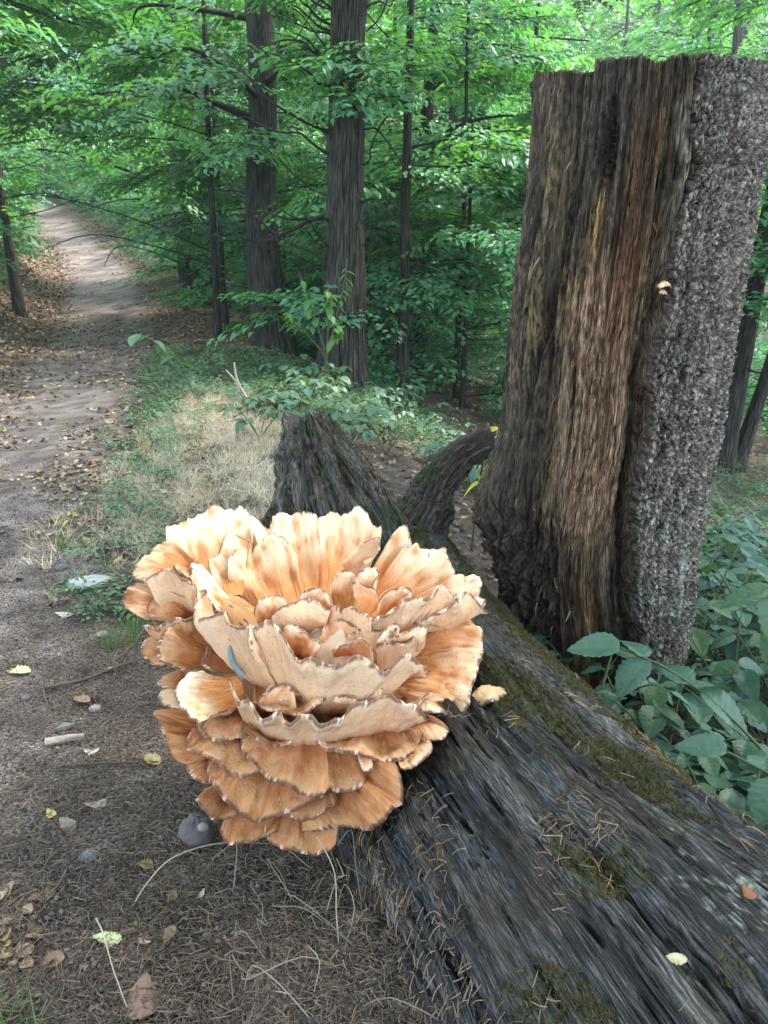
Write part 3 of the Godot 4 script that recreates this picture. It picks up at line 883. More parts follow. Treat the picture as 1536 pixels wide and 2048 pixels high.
	lobe(f, 0.6, 0, 0.035, 0.012, [-160, 266, -1219, -141, 258, -1214, -121, 253, -1205, -102, 251, -1201], [-314, 455, -1205, -304, 450, -1196, -279, 451, -1168, -260, 448, -1159, -236, 449, -1150, -218, 440, -1141, -205, 433, -1136, -188, 416, -1132], "")
	lobe(f, 0.65, 0, 0.04, 0.0045, [-140, 258, -1210, -116, 253, -1201, -88, 253, -1196, -60, 256, -1201, -42, 272, -1214], [-226, 436, -1150, -207, 436, -1155, -181, 436, -1150, -154, 419, -1136, -125, 405, -1118, -97, 397, -1109, -67, 408, -1104, -37, 404, -1104, -12, 387, -1102, 13, 387, -1113, 35, 387, -1132, 61, 375, -1150], "")
	lobe(f, 0.65, 0, 0.02, 0.008, [-37, 296, -1224, -4, 311, -1224, 24, 333, -1233], [-8, 363, -1178, 10, 383, -1178, 32, 387, -1196, 57, 392, -1205, 74, 386, -1214], "")
	lobe(f, 0.55, 1, 0.012, 0.012, [-19, 252, -1251, 1, 269, -1260, 35, 313, -1270, 64, 340, -1279], [63, 285, -1145, 98, 299, -1131, 131, 313, -1137, 150, 317, -1178, 166, 322, -1233, 172, 344, -1251, 166, 364, -1270, 141, 368, -1288], "")
	lobe(f, 0.6, 1, 0.01, 0.01, [-42, 247, -1233, -18, 258, -1233, 10, 280, -1242], [10, 281, -1178, 33, 289, -1178, 64, 299, -1178, 74, 306, -1196, 68, 327, -1205, 38, 317, -1224], "")
	lobe(f, 0.7, 1, 0.01, 0.01, [29, 258, -1214, 52, 261, -1214, 77, 263, -1224], [41, 270, -1136, 77, 286, -1114, 109, 301, -1111, 134, 312, -1106, 142, 314, -1135], "")
	lobe(f, 0.7, 1, 0.01, 0.008, [-213, 346, -1288, -188, 357, -1288, -169, 368, -1288], [-225, 402, -1260, -218, 418, -1265, -197, 426, -1270, -174, 421, -1270, -165, 403, -1270], "")
	lobe(f, 0.8, 1, 0.01, 0.008, [-14, 373, -1288, 1, 379, -1297, 15, 391, -1306], [-14, 404, -1279, 1, 426, -1288, 25, 432, -1297, 44, 430, -1297, 44, 410, -1288], "")
	lobe(f, 0.5, 1, 0.01, 0.008, [-181, 333, -1224, -158, 338, -1224, -139, 343, -1224], [-193, 378, -1187, -180, 388, -1196, -153, 393, -1196, -130, 388, -1196, -121, 378, -1187], "")
	lobe(f, 0.5, 1, 0.01, 0.007, [-93, 354, -1233, -74, 364, -1233, -51, 369, -1233], [-108, 383, -1196, -95, 396, -1205, -72, 404, -1205, -49, 398, -1205, -40, 388, -1196], "")
	lobe(f, 0.6, 0, 0.01, 0.008, [-37, 274, -1224, -14, 274, -1224, 5, 280, -1224], [-40, 327, -1187, -24, 337, -1187, -4, 332, -1187, 14, 322, -1178, 19, 307, -1168], "")
	lobe(f, 0.35, 1, 0.012, 0.009, [-65, 206, -1178, -27, 211, -1187, 10, 210, -1196], [-87, 211, -1095, -69, 201, -1081, -43, 196, -1076, -17, 209, -1070, 5, 232, -1073], "")
	lobe(f, 0.2, 1, 0.012, 0.009, [-157, 139, -1150, -129, 144, -1150, -101, 139, -1150], [-164, 169, -1049, -144, 158, -1040, -114, 157, -1035, -85, 161, -1040, -68, 174, -1049], "")
	lobe(f, 0.25, 1, 0.012, 0.008, [-284, 286, -1187, -270, 270, -1178, -255, 255, -1168], [-289, 291, -1104, -296, 282, -1095, -287, 268, -1086, -266, 261, -1086, -246, 267, -1095], "")
	lobe(f, 0.75, 1, 0.01, 0.01, [-159, 333, -1233, -140, 333, -1233, -121, 333, -1233], [-167, 414, -1155, -151, 426, -1150, -133, 421, -1141, -115, 409, -1132, -102, 400, -1122], "")
	lobe(f, 0.6, 1, 0.01, 0.01, [-83, 333, -1224, -65, 333, -1224, -41, 338, -1224], [-81, 402, -1132, -64, 414, -1136, -42, 412, -1136, -21, 397, -1127, -12, 383, -1122], "")
	lobe(f, 0.85, 1, 0.01, 0.01, [10, 333, -1233, 24, 338, -1242, 39, 344, -1251], [1, 378, -1187, 19, 398, -1187, 46, 403, -1196, 71, 393, -1196, 68, 378, -1187], "")
	lobe(f, 0.6, 1, 0.008, 0.008, [-198, 276, -1159, -179, 277, -1150, -157, 277, -1150], [-197, 326, -1095, -188, 333, -1104, -166, 335, -1104, -144, 331, -1095, -134, 325, -1081], "")
	lobe(f, 0.7, 1, 0.008, 0.008, [-71, 277, -1150, -44, 282, -1150, -17, 282, -1159], [-79, 335, -1076, -58, 339, -1086, -33, 339, -1090, -12, 339, -1095, 1, 334, -1095], "")
	lobe(f, 0.6, 0, 0.028, 0.0045, [-206, 232, -1196, -181, 222, -1187, -147, 217, -1173, -110, 223, -1168, -73, 225, -1173, -18, 221, -1196, 10, 232, -1205], [-246, 349, -1122, -226, 338, -1104, -200, 327, -1086, -170, 333, -1067, -140, 332, -1058, -111, 334, -1055, -80, 338, -1060, -49, 335, -1067, -16, 336, -1084, 18, 337, -1095, 48, 326, -1104, 78, 286, -1132], "")
	lobe(f, 0.75, 1, 0.0, 0.006, [32, 271, -1159, 46, 271, -1168, 60, 270, -1178], [40, 290, -1113, 44, 305, -1113, 62, 312, -1122, 87, 303, -1141, 84, 295, -1129], "")
	lobe(f, 0.45, 1, -0.01, 0.008, [-224, 296, -1214, -188, 285, -1224, -141, 274, -1224], [-206, 316, -1104, -177, 322, -1086, -142, 323, -1076, -104, 328, -1076, -89, 326, -1104], "")
	lobe(f, 0.6, 1, 0.012, 0.005, [-203, 317, -1205, -186, 317, -1214, -167, 311, -1214], [-230, 333, -1150, -231, 353, -1159, -216, 357, -1168, -185, 343, -1150, -174, 329, -1132, -192, 319, -1132], "")
	lobe(f, 0.55, 1, 0.012, 0.005, [-181, 301, -1178, -169, 306, -1187, -156, 306, -1196], [-178, 322, -1122, -151, 315, -1113, -119, 318, -1122, -118, 321, -1132, -141, 313, -1141], "")
	lobe(f, 0.6, 1, 0.012, 0.003, [-179, 286, -1187, -169, 296, -1187, -156, 296, -1196], [-189, 333, -1150, -178, 338, -1159, -155, 338, -1159, -146, 328, -1159, -148, 315, -1150], "")
	lobe(f, 0.95, 1, -0.012, 0.008, [-246, 312, -1187, -237, 302, -1168, -232, 287, -1150], [-290, 355, -1150, -310, 359, -1132, -323, 352, -1113, -324, 339, -1095, -308, 323, -1076, -282, 311, -1067, -256, 316, -1076, -239, 312, -1095], "")
	lobe(f, 0.35, 1, -0.01, 0.01, [-289, 354, -1233, -284, 333, -1224, -277, 317, -1205], [-303, 399, -1224, -316, 413, -1205, -334, 419, -1187, -352, 410, -1168, -361, 392, -1155, -353, 368, -1145, -328, 356, -1141, -295, 348, -1150], "")
	lobe(f, 0.35, 1, -0.01, 0.008, [-275, 354, -1233, -266, 327, -1224, -254, 311, -1205], [-297, 394, -1214, -304, 419, -1214, -281, 398, -1205, -287, 378, -1187, -296, 358, -1168, -285, 338, -1164], "")
	lobe(f, 0.4, 0, 0.01, 0.008, [-244, 333, -1233, -224, 317, -1224, -206, 306, -1224], [-305, 406, -1205, -299, 421, -1205, -275, 413, -1205, -253, 383, -1196, -216, 363, -1187], "")
	lobe(f, 0.55, 0, 0.015, 0.008, [-352, 382, -1270, -327, 393, -1270, -307, 403, -1270], [-384, 478, -1214, -384, 490, -1224, -368, 491, -1233, -345, 486, -1228, -322, 470, -1224, -312, 454, -1224, -314, 437, -1224], "")
	lobe(f, 0.6, 1, 0.01, 0.008, [-366, 441, -1288, -353, 448, -1297, -345, 459, -1306], [-382, 466, -1242, -416, 475, -1242, -420, 485, -1251, -416, 489, -1279, -400, 483, -1306, -375, 474, -1316], "")
	lobe(f, 0.4, 1, 0.012, 0.01, [-371, 382, -1270, -358, 393, -1279, -349, 410, -1288], [-396, 407, -1214, -425, 423, -1219, -436, 439, -1228, -428, 455, -1242, -413, 459, -1260, -381, 453, -1260], "")
	lobe(f, 0.3, 1, 0.012, 0.01, [-347, 386, -1251, -335, 392, -1260, -331, 403, -1270], [-363, 414, -1196, -387, 423, -1205, -385, 444, -1219, -369, 455, -1233, -343, 440, -1233], "")
	lobe(f, 0.3, 1, 0.015, 0.01, [-339, 365, -1251, -329, 376, -1251, -321, 387, -1260], [-404, 393, -1205, -378, 403, -1196, -347, 413, -1187, -325, 418, -1187, -299, 425, -1196, -291, 416, -1205], "")
	lobe(f, 0.5, 1, 0.01, 0.01, [-346, 431, -1325, -336, 436, -1325, -323, 443, -1334], [-391, 456, -1316, -418, 473, -1343, -421, 485, -1362, -407, 488, -1380, -384, 473, -1371, -353, 458, -1362], "")
	lobe(f, 0.35, 1, 0.01, 0.008, [-355, 454, -1306, -338, 450, -1316, -336, 464, -1334], [-382, 472, -1306, -364, 467, -1288, -339, 458, -1260, -325, 460, -1270, -332, 470, -1306], "")
	lobe(f, 0.25, 1, 0.012, 0.008, [-366, 333, -1233, -355, 348, -1233, -352, 359, -1242], [-362, 342, -1178, -388, 350, -1182, -400, 363, -1187, -397, 378, -1201, -382, 381, -1214, -367, 374, -1214], "")
	lobe(f, 0.2, 1, 0.012, 0.01, [-336, 344, -1251, -330, 360, -1251, -324, 376, -1251], [-386, 363, -1214, -395, 381, -1219, -370, 394, -1214, -339, 404, -1205, -326, 398, -1205], "")
	lobe(f, 0.3, 1, 0.01, 0.008, [-325, 269, -1196, -325, 285, -1205, -331, 301, -1214], [-329, 304, -1132, -353, 311, -1141, -362, 323, -1150, -360, 333, -1164, -343, 335, -1178], "")
	lobe(f, 0.9, 0, 0.008, 0.004, [-321, 298, -1150, -320, 288, -1141, -313, 284, -1132], [-357, 321, -1132, -359, 319, -1127, -352, 305, -1118, -336, 299, -1113, -320, 298, -1109], "")
	lobe(f, 0.12, 1, 0.012, 0.012, [-278, 222, -1178, -272, 202, -1168, -272, 187, -1159], [-313, 289, -1132, -342, 293, -1127, -366, 292, -1122, -359, 273, -1109, -349, 251, -1099, -336, 232, -1090, -316, 217, -1086, -297, 216, -1095], "")
	lobe(f, 0.2, 1, 0.012, 0.01, [-259, 254, -1187, -230, 249, -1178, -211, 223, -1168], [-286, 277, -1095, -278, 268, -1086, -261, 261, -1081, -239, 259, -1081, -218, 268, -1086, -208, 271, -1104], "")
	lobe(f, 0.25, 1, 0.015, 0.009, [-281, 218, -1168, -238, 213, -1159, -193, 203, -1159], [-306, 267, -1095, -309, 259, -1081, -296, 245, -1072, -271, 238, -1063, -237, 229, -1058, -210, 222, -1058, -187, 221, -1063], "")
	lobe(f, 0.25, 1, -0.015, 0.006, [-215, 265, -1178, -189, 254, -1187, -156, 254, -1178], [-220, 291, -1104, -219, 285, -1090, -208, 277, -1076, -186, 268, -1067, -163, 262, -1067, -142, 265, -1076, -134, 273, -1090, -136, 281, -1104], "")
	lobe(f, 0.2, 1, 0.018, 0.009, [-195, 227, -1187, -139, 222, -1187, -84, 211, -1187], [-224, 281, -1104, -224, 264, -1081, -211, 252, -1063, -189, 234, -1049, -162, 224, -1035, -132, 214, -1026, -101, 206, -1023, -81, 212, -1030, -54, 207, -1035, -28, 208, -1049, -17, 218, -1072], "")
	lobe(f, 0.4, 1, -0.012, 0.008, [-83, 248, -1196, -28, 248, -1205, 29, 242, -1205], [-120, 279, -1090, -101, 272, -1067, -71, 266, -1053, -39, 261, -1049, -2, 254, -1049, 28, 250, -1058, 51, 262, -1066, 62, 281, -1082], "")
	lobe(f, 0.5, 1, 0.01, 0.006, [42, 234, -1168, 56, 233, -1178, 65, 244, -1178], [52, 267, -1082, 70, 278, -1060, 88, 287, -1054, 98, 291, -1074, 88, 295, -1091, 71, 281, -1116], "")
	lobe(f, 0.6, 1, 0.008, 0.005, [37, 206, -1132, 50, 216, -1132, 64, 221, -1141], [22, 245, -1058, 25, 244, -1038, 40, 251, -1025, 50, 255, -1028, 72, 277, -1031, 73, 278, -1054], "")
	lobe(f, 0.6, 1, 0.006, 0.003, [-47, 243, -1086, -38, 243, -1086, -30, 238, -1086], [-39, 248, -1053, -35, 240, -1044, -27, 236, -1040, -17, 241, -1040, -18, 248, -1053], "")
	lobe(f, 0.12, 1, 0.012, 0.009, [-279, 180, -1168, -273, 165, -1159, -263, 155, -1150], [-312, 225, -1104, -317, 215, -1090, -313, 201, -1081, -298, 189, -1072, -278, 183, -1067, -259, 187, -1072], "")
	lobe(f, 0.15, 1, 0.018, 0.01, [-241, 180, -1168, -186, 169, -1168, -121, 147, -1168], [-280, 225, -1086, -280, 213, -1072, -269, 203, -1058, -250, 185, -1044, -225, 176, -1030, -199, 165, -1021, -181, 173, -1021, -146, 182, -1026, -117, 187, -1030, -89, 189, -1044], "")
	lobe(f, 0.12, 1, 0.012, 0.008, [-258, 129, -1141, -249, 118, -1141, -239, 109, -1132], [-283, 180, -1081, -296, 171, -1072, -291, 156, -1058, -277, 141, -1049, -258, 143, -1049, -233, 147, -1053], "")
	lobe(f, 0.15, 1, 0.012, 0.009, [-231, 118, -1141, -204, 107, -1141, -167, 96, -1141], [-247, 141, -1058, -258, 130, -1044, -250, 117, -1035, -230, 115, -1030, -204, 116, -1026, -178, 125, -1026, -164, 127, -1030], "")
	lobe(f, 0.15, 1, 0.018, 0.01, [-176, 128, -1150, -130, 122, -1150, -83, 117, -1150], [-185, 156, -1040, -184, 132, -1030, -161, 117, -1021, -135, 107, -1017, -108, 100, -1017, -80, 108, -1021, -75, 122, -1030, -68, 132, -1040], "")
	lobe(f, 0.15, 1, 0.018, 0.01, [-121, 143, -1159, -74, 147, -1168, -37, 174, -1178], [-119, 126, -1035, -89, 134, -1035, -59, 135, -1040, -28, 160, -1003, -8, 189, -978, 9, 212, -976, 21, 226, -989, 26, 235, -1012, 22, 237, -1046, 13, 240, -1069], "")

# ---------- trees ----------
func limb_sprays(ts: Array, cs: Array, limb: Array, from: float, count: int, size: float, tint: Color, flat: float) -> void:
	var l: float = (limb[0] as Vector3).distance_to(limb[limb.size() - 1])
	for k in count:
		var t := rr(from, 1.0)
		var p := spline(limb, t)
		var d := spline(limb, minf(t + 0.03, 1.0)) - spline(limb, maxf(t - 0.03, 0.0))
		var yaw := atan2(-d.x, -d.z) + (rr(0.3, 1.3) if k % 2 else rr(-1.3, -0.3)) * (1.0 if t < 0.92 else 0.4)
		var out := Vector3(-sin(yaw), 0, -cos(yaw)) * rr(0.0, 0.32) * l * (1.1 - t)
		ts.append(turned(p + out + Vector3(0, rr(-0.10, 0.08) * flat, 0), yaw + rr(-0.4, 0.4), rr(-0.35, 0.1) * flat, rr(-0.4, 0.4) * flat, size * rr(0.7, 1.25)))
		var g := rr(0.75, 1.3)
		cs.append(Color(tint.r * g * rr(0.88, 1.12), tint.g * g, tint.b * g * rr(0.85, 1.2)))

func tree(called: String, label: String, group: String, at: Vector3, lean: Vector3, tall: float, r: float, limbs: int, low: float, reach: float, sprays: int, size: float, tint: Color, leaf: String, sd: int, toward := 99.0, dark := Color(1, 1, 1), shown_limbs := 8) -> Node3D:
	var o := base(called, at, label, "tree", group)
	rng.seed = sd
	var path := []
	for k in 6:
		var t := k / 5.0
		path.append(Vector3(lean.x * t + rr(-0.25, 0.25) * r * (0.0 if k == 0 else 1.4), -0.15 + tall * t, lean.z * t + rr(-0.25, 0.25) * r))
	part("trunk", tube(path, r, r * 0.35, 20 if r > 0.1 else 9, 70 if r > 0.1 else 26, 0.10, 1.3, dark, r * 1.0), M.tree_bark, o)
	var ts := []
	var cs := []
	for k in limbs:
		var h := lerpf(low, (clampf((1.6 - at.y - 0.27 * at.z) / tall, low + 0.1, 0.97) if at.z < -4.5 else 0.97), (k + rr(0.0, 0.8)) / limbs)
		var p := spline(path, h)
		var az := rr(0.0, TAU) if toward > 90.0 or k % 4 == 3 else toward + rr(-0.8, 0.8)
		var l := reach * lerpf(1.0, 0.35, h) * rr(0.7, 1.25)
		var d := Vector3(cos(az), 0, -sin(az))
		var up := rr(-0.05, 0.4) if leaf != "fir" else rr(-0.25, 0.05)
		var limb := [p, p + d * l * 0.35 + Vector3(0, up * l * 0.35, 0), p + d * l * 0.7 + Vector3(rr(-0.1, 0.1) * l, up * l * 0.55, rr(-0.1, 0.1) * l), p + d * l + Vector3(rr(-0.15, 0.15) * l, up * l * 0.5 - 0.08 * l, rr(-0.15, 0.15) * l)]
		if k < shown_limbs or r > 0.1:
			part("limb", tube(limb, r * lerpf(0.30, 0.2, h), 0.004, 6, 12, 0.15, 0.8, dark * 0.8), M.tree_bark, o)
		limb_sprays(ts, cs, limb, 0.15, int(float(sprays) / limbs), size, tint, 1.0)
	for k in (7 if r < 0.1 and at.z > -16.0 else 0):
		# thin dead arms low on the stem
		var p := spline(path, rr(0.12, 0.62))
		var az := rr(0.0, TAU)
		var l := rr(0.3, 1.1)
		var d := Vector3(cos(az), rr(-0.25, 0.35), sin(az))
		part("dead_branch", tube([p, p + d * l * 0.4, p + d * l * 0.75 + Vector3(0, rr(-0.1, 0.1), 0), p + d * l + Vector3(rr(-0.1, 0.1), rr(-0.2, 0.15), 0)], r * 0.16, 0.002, 5, 10, 0.2, 1.0, dark * 0.8), M.tree_bark, o)
	# twigs do not hang into the walked way
	var kt := []
	var kc := []
	for k in ts.size():
		var w: Vector3 = (ts[k] as Transform3D).origin + at
		if w.z < -5.0 and w.z > -34.0 and absf(w.x - pathx(w.z) + 0.1) < 0.75 - 0.018 * w.z and w.y - gh(w.x, w.z) < 1.5 + 0.03 * maxf(0.0, -w.z - 10.0): continue
		kt.append(ts[k])
		kc.append(cs[k])
	ts = kt
	cs = kc
	if ts.size():
		copies("crown", X[leaf], M.leaf if leaf != "fir" else M.fir, o, ts, cs)
	return o

func dead_twig(o: Node, p: Array, r: float, c: Color) -> void:
	part("dead_branch", tube(p, r, r * 0.2, 6, 22, 0.3, 1.0, c), M.tree_bark, o)

func build_trees() -> void:
	var teal := Color(1.0, 1.05, 0.95)
	var green := Color(1.0, 1.05, 0.95)
	var lime := Color(1.0, 1.05, 0.95)
	var deep := Color(1.0, 1.05, 0.95)
	# the big trunk right of the path, with dead twigs
	var big := tree("tree", "thickest straight grey trunk with dead twisted twigs, right of the path", "", on_ground(-0.35, -6.6), Vector3(0.35, 0, 0.1), 7.0, 0.155, 7, 0.5, 2.0, 90, 1.0, green, "beech", 11, 99.0, Color(1.0, 0.95, 0.92))
	rng.seed = 5
	for k in 44:
		var y := rr(1.7, 2.9) if k % 4 else rr(0.9, 1.6)
		var s := -1.0 if k % 5 else 1.0
		var p := Vector3(s * 0.12 + 0.04 * y, y, 0.05)
		var q := []
		var d := Vector3(s * rr(0.5, 1.0), rr(-0.1, 0.6), rr(-0.2, 0.9)).normalized() * rr(0.06, 0.17)
		for m in 7:
			q.append(p)
			p += d
			d = (d + Vector3(rr(-0.07, 0.07), rr(-0.08, 0.07), rr(-0.06, 0.06)))
		dead_twig(big, q, rr(0.004, 0.013), Color(2.2, 2.0, 1.9))
	dead_twig(big, [Vector3(-0.12, 1.34, 0.1), Vector3(-0.22, 1.30, 0.22), Vector3(-0.38, 1.22, 0.28), Vector3(-0.56, 1.16, 0.30), Vector3(-0.72, 1.2, 0.34), Vector3(-0.86, 1.32, 0.34)], 0.018, Color(1.8, 1.7, 1.6))
	part("burl", tube([Vector3(0.10, 1.22, 0.06), Vector3(0.13, 1.33, 0.10), Vector3(0.14, 1.45, 0.09), Vector3(0.12, 1.60, 0.05)], 0.05, 0.02, 14, 20, 0.6), M.tree_bark, big)
	# the darker one beside it
	tree("tree", "dark straight trunk standing left of the thick grey trunk", "", on_ground(-1.1, -8.1), Vector3(-0.05, 0, 0), 7.0, 0.15, 10, 0.3, 2.0, 150, 1.0, deep, "beech", 12, 99.0, Color(0.85, 0.85, 0.85))
	# thin trunk with arms, between the thick trunk and the stump
	var arms := tree("tree", "thin dark trunk with bare spreading arms, seen between thick trunk and stump", "", on_ground(0.35, -9.5), Vector3(0.25, 0, 0), 6.0, 0.088, 14, 0.30, 2.2, 240, 1.0, lime, "beech", 13, 99.0, Color(0.9, 0.86, 0.82), 16)
	dead_twig(arms, [Vector3(0.14, 3.1, 0), Vector3(0.5, 3.35, 0.2), Vector3(1.0, 3.45, 0.3), Vector3(1.7, 3.4, 0.4)], 0.035, Color(0.85, 0.8, 0.75))
	dead_twig(arms, [Vector3(0.12, 2.7, 0), Vector3(-0.25, 2.95, 0.2), Vector3(-0.6, 3.0, 0.4), Vector3(-0.75, 3.2, 0.5)], 0.03, Color(0.85, 0.8, 0.75))
	dead_twig(arms, [Vector3(0.12, 2.4, 0), Vector3(0.4, 2.65, 0.1), Vector3(0.9, 2.75, 0.2), Vector3(1.3, 2.7, 0.2)], 0.03, Color(0.85, 0.8, 0.75))
	tree("tree", "short dark trunk rising behind the log's curved horn", "", on_ground(0.16, -7.0), Vector3(0.05, 0, -0.1), 4.6, 0.05, 14, 0.12, 1.5, 260, 0.9, teal, "beech", 14, 99.0, Color(0.85, 0.8, 0.78))
	tree("tree", "thin dark tree on the bank left of the path", "", on_ground(-4.37, -9.9), Vector3(-0.1, 0, 0), 5.0, 0.055, 12, 0.3, 2.2, 240, 1.0, lime, "beech", 15, 99.0, Color(0.85, 0.8, 0.75))
	tree("tree", "young beech right of the path whose low layered branches overhang it", "", on_ground(-1.75, -8.6), Vector3(0.1, 0, 0), 4.6, 0.034, 22, 0.13, 2.6, 620, 0.8, teal, "beech", 16, 2.7, Color(0.9, 0.86, 0.83), 14)
	tree("tree", "beech on the left bank spreading bright leaves over the path", "", on_ground(-5.6, -7.6), Vector3(0.5, 0, 0.4), 6.0, 0.10, 18, 0.26, 3.2, 480, 1.0, lime, "beech", 17, 0.2, Color(0.9, 0.86, 0.83), 14)
	tree("tree", "straight trunk of a pair beyond the stump's barked side", "", on_ground(3.12, -7.2), Vector3(0.3, 0, 0), 5.5, 0.085, 14, 0.3, 2.2, 300, 1.0, lime, "beech", 18, 99.0, Color(0.9, 0.86, 0.82))
	tree("tree", "leaning trunk of a pair beyond the stump's barked side", "", on_ground(3.32, -7.4), Vector3(1.0, 0, -0.2), 5.0, 0.06, 10, 0.35, 2.0, 200, 1.0, lime, "beech", 19, 99.0, Color(0.9, 0.86, 0.82))
	var young := [[0.75, -7.6], [1.5, -8.6], [2.4, -9.4], [-0.1, -8.9], [0.4, -11.5], [3.6, -10.2], [-4.7, -9.3], [-5.7, -11.3], [-6.6, -13.2], [-1.4, -11.6]]
	for k in young.size():
		tree("young_beech", "leafy young beech in the understorey between thick trunk and stump" if young[k][0] > -0.5 else "leafy young beech in the understorey between path and dark trunk", "young beeches right" if young[k][0] > -0.5 else "young beeches by the path", on_ground(young[k][0], young[k][1]), Vector3(0.2 * sin(k * 1.7), 0, 0.1), 2.6 + 0.5 * (k % 3), 0.028, 16, 0.10, 1.6, 330, 0.75, [teal, green, lime, teal, deep][k % 5], "beech", 500 + k, 99.0, Color(0.9, 0.86, 0.82), 16)
	# the trees the viewer stands under: their crowns shade the foreground
	var over := [[-3.0, 0.8, "beech behind the viewer's left shoulder, crown overhead"], [2.7, 0.6, "beech to the viewer's right, crown overhead"], [0.3, 3.4, "beech behind the viewer, crown overhead"], [3.4, -3.4, "beech on the slope right of the stump, crown high overhead"], [-3.9, -3.6, "beech on the path's left side, crown high overhead"]]
	for k in over.size():
		tree("tree", over[k][2], "", on_ground(over[k][0], over[k][1]), Vector3(-0.1 * over[k][0], 0, 0), 7.5, 0.13, 22, 0.6, 4.2, 340, 1.7, green, "beech", 60 + k, 99.0, Color(0.9, 0.87, 0.85), 22)
	# slim dark poles in the shade between path and thick trunk
	var poles := [[-1.85, -9.6, 0.03], [-1.62, -10.6, 0.03], [-1.35, -9.9, 0.04], [-0.55, -9.8, 0.035], [0.02, -10.4, 0.05], [-0.2, -12.5, 0.06], [1.0, -11.0, 0.05], [1.55, -10.0, 0.05], [2.2, -12.5, 0.07], [-1.9, -13.8, 0.06], [-0.9, -14.5, 0.08], [4.6, -9.0, 0.06], [0.75, -8.2, 0.03], [5.6, -11.5, 0.09]]
	for k in poles.size():
		var q: Array = poles[k]
		tree("slim_tree", "slim dark forest tree among others between path and stump", "slim trees in the shade behind", on_ground(q[0], q[1]), Vector3(0.15 * sin(k * 2.1), 0, 0), 4.2 + 0.5 * (k % 3), q[2], 10, 0.16 if k % 2 else 0.3, 1.5, 110, 0.85, [teal, lime, green][k % 3], "fir" if k in [0, 2, 4, 7] else "beech", 100 + k, 99.0, Color(0.85, 0.8, 0.76), 5)
	# further back the trees stand close
	rng.seed = 999
	var far_places := []
	for k in 62:
		far_places.append(Vector3(rr(-0.75, 0.72), 0, rr(13.0, 44.0)))
	for k in 9: far_places.append(Vector3((pathx(-36.0) - 5.0 + 1.5 * k) / 36.0 / 0.95, 0, 36.0 + 1.3 * (k % 4)))
	for k in far_places.size():
		var q: Vector3 = far_places[k]
		var z := -q.z
		var x := q.x * q.z * 0.95
		if absf(x - pathx(z)) < 2.4 and q.z < 35.0: x += 3.6 if k % 2 else -4.2
		var right := x > -1.0
		tree("far_tree", "distant forest tree far back on the slope behind the stump" if right else "distant forest tree far back beside the path", "distant trees on the right" if right else "distant trees by the path", on_ground(x, z), Vector3(sin(k * 3.3) * 0.5, 0, 0), 1.8 + 0.27 * q.z + 1.2 * (k % 4) / 3.0, 0.09 + 0.04 * (k % 3), 14, 0.10 if k % 2 else 0.2, 2.2 + 0.03 * q.z, 150, 1.5, [green, lime, teal, deep][k % 4], "beech" if k % 6 else "fir", 300 + k, 99.0, Color(0.9, 0.87, 0.85), 3)
	# the wood's edge beyond, one mass
	rng.seed = 1234
	var ts := []
	var cs := []
	for k in 13000:
		var a := rr(-0.95, 0.9)
		var d := rr(34.0, 62.0)
		var x := a * d
		var g := rr(0.7, 1.4)
		var y := gh(x, -d) + (3.0 + 0.23 * d) * pow(rng.randf(), 0.8)
		ts.append(turned(Vector3(x, y, -d), rr(0, TAU), rr(-0.5, 0.2), rr(-0.4, 0.4), rr(2.6, 4.2)))
		cs.append(Color(g * rr(0.9, 1.4), g * 1.2, g * rr(0.6, 0.9)))
	tag(copies("far_foliage", X.beech, M.leaf, self, ts, cs), "mass of green foliage closing the wood far behind", "foliage", "", "stuff")
	# shrub layer hiding the slope's foot
	ts = []
	cs = []
	for k in 3600:
		var d := rr(8.0, 26.0)
		var x := rr(-0.75, 0.62) * d
		if x - pathx(-d) < 1.5 and x - pathx(-d) > -1.35: continue
		var g := rr(0.6, 1.25)
		ts.append(turned(Vector3(x, gh(x, -d) + rr(0.05, 1.0) * (0.6 + 0.07 * d), -d), rr(0, TAU), rr(-0.4, 0.2), rr(-0.3, 0.3), rr(0.6, 1.2)))
		cs.append(Color(0.7 * g * rr(0.85, 1.2), g, g * 0.95))
	for k in 4200:
		# bushes lining the path as it climbs, and closing it where it turns away
		var d := rr(11.0, 40.0)
		var x := pathx(-d) + (rr(0.9, 4.5) if k % 2 else -rr(1.1, 5.0)) * (1.0 + 0.012 * d)
		var high := 2.4
		if k % 5 == 0:
			d = rr(35.0, 44.0)
			x = pathx(-35.0) + rr(-6.0, 9.0)
			high = 7.0
		var g := rr(0.6, 1.25)
		ts.append(turned(Vector3(x, gh(x, -d) + rr(0.0, high), -d), rr(0, TAU), rr(-0.4, 0.2), rr(-0.3, 0.3), rr(0.8, 1.3) * (1.0 + 0.02 * d)))
		cs.append(Color(0.9 * g * rr(0.85, 1.2), g, g * 0.95))
	tag(copies("undergrowth", X.beech, M.leaf, self, ts, cs), "leafy undergrowth covering the slope and lining the path beneath the trees", "undergrowth", "", "stuff")

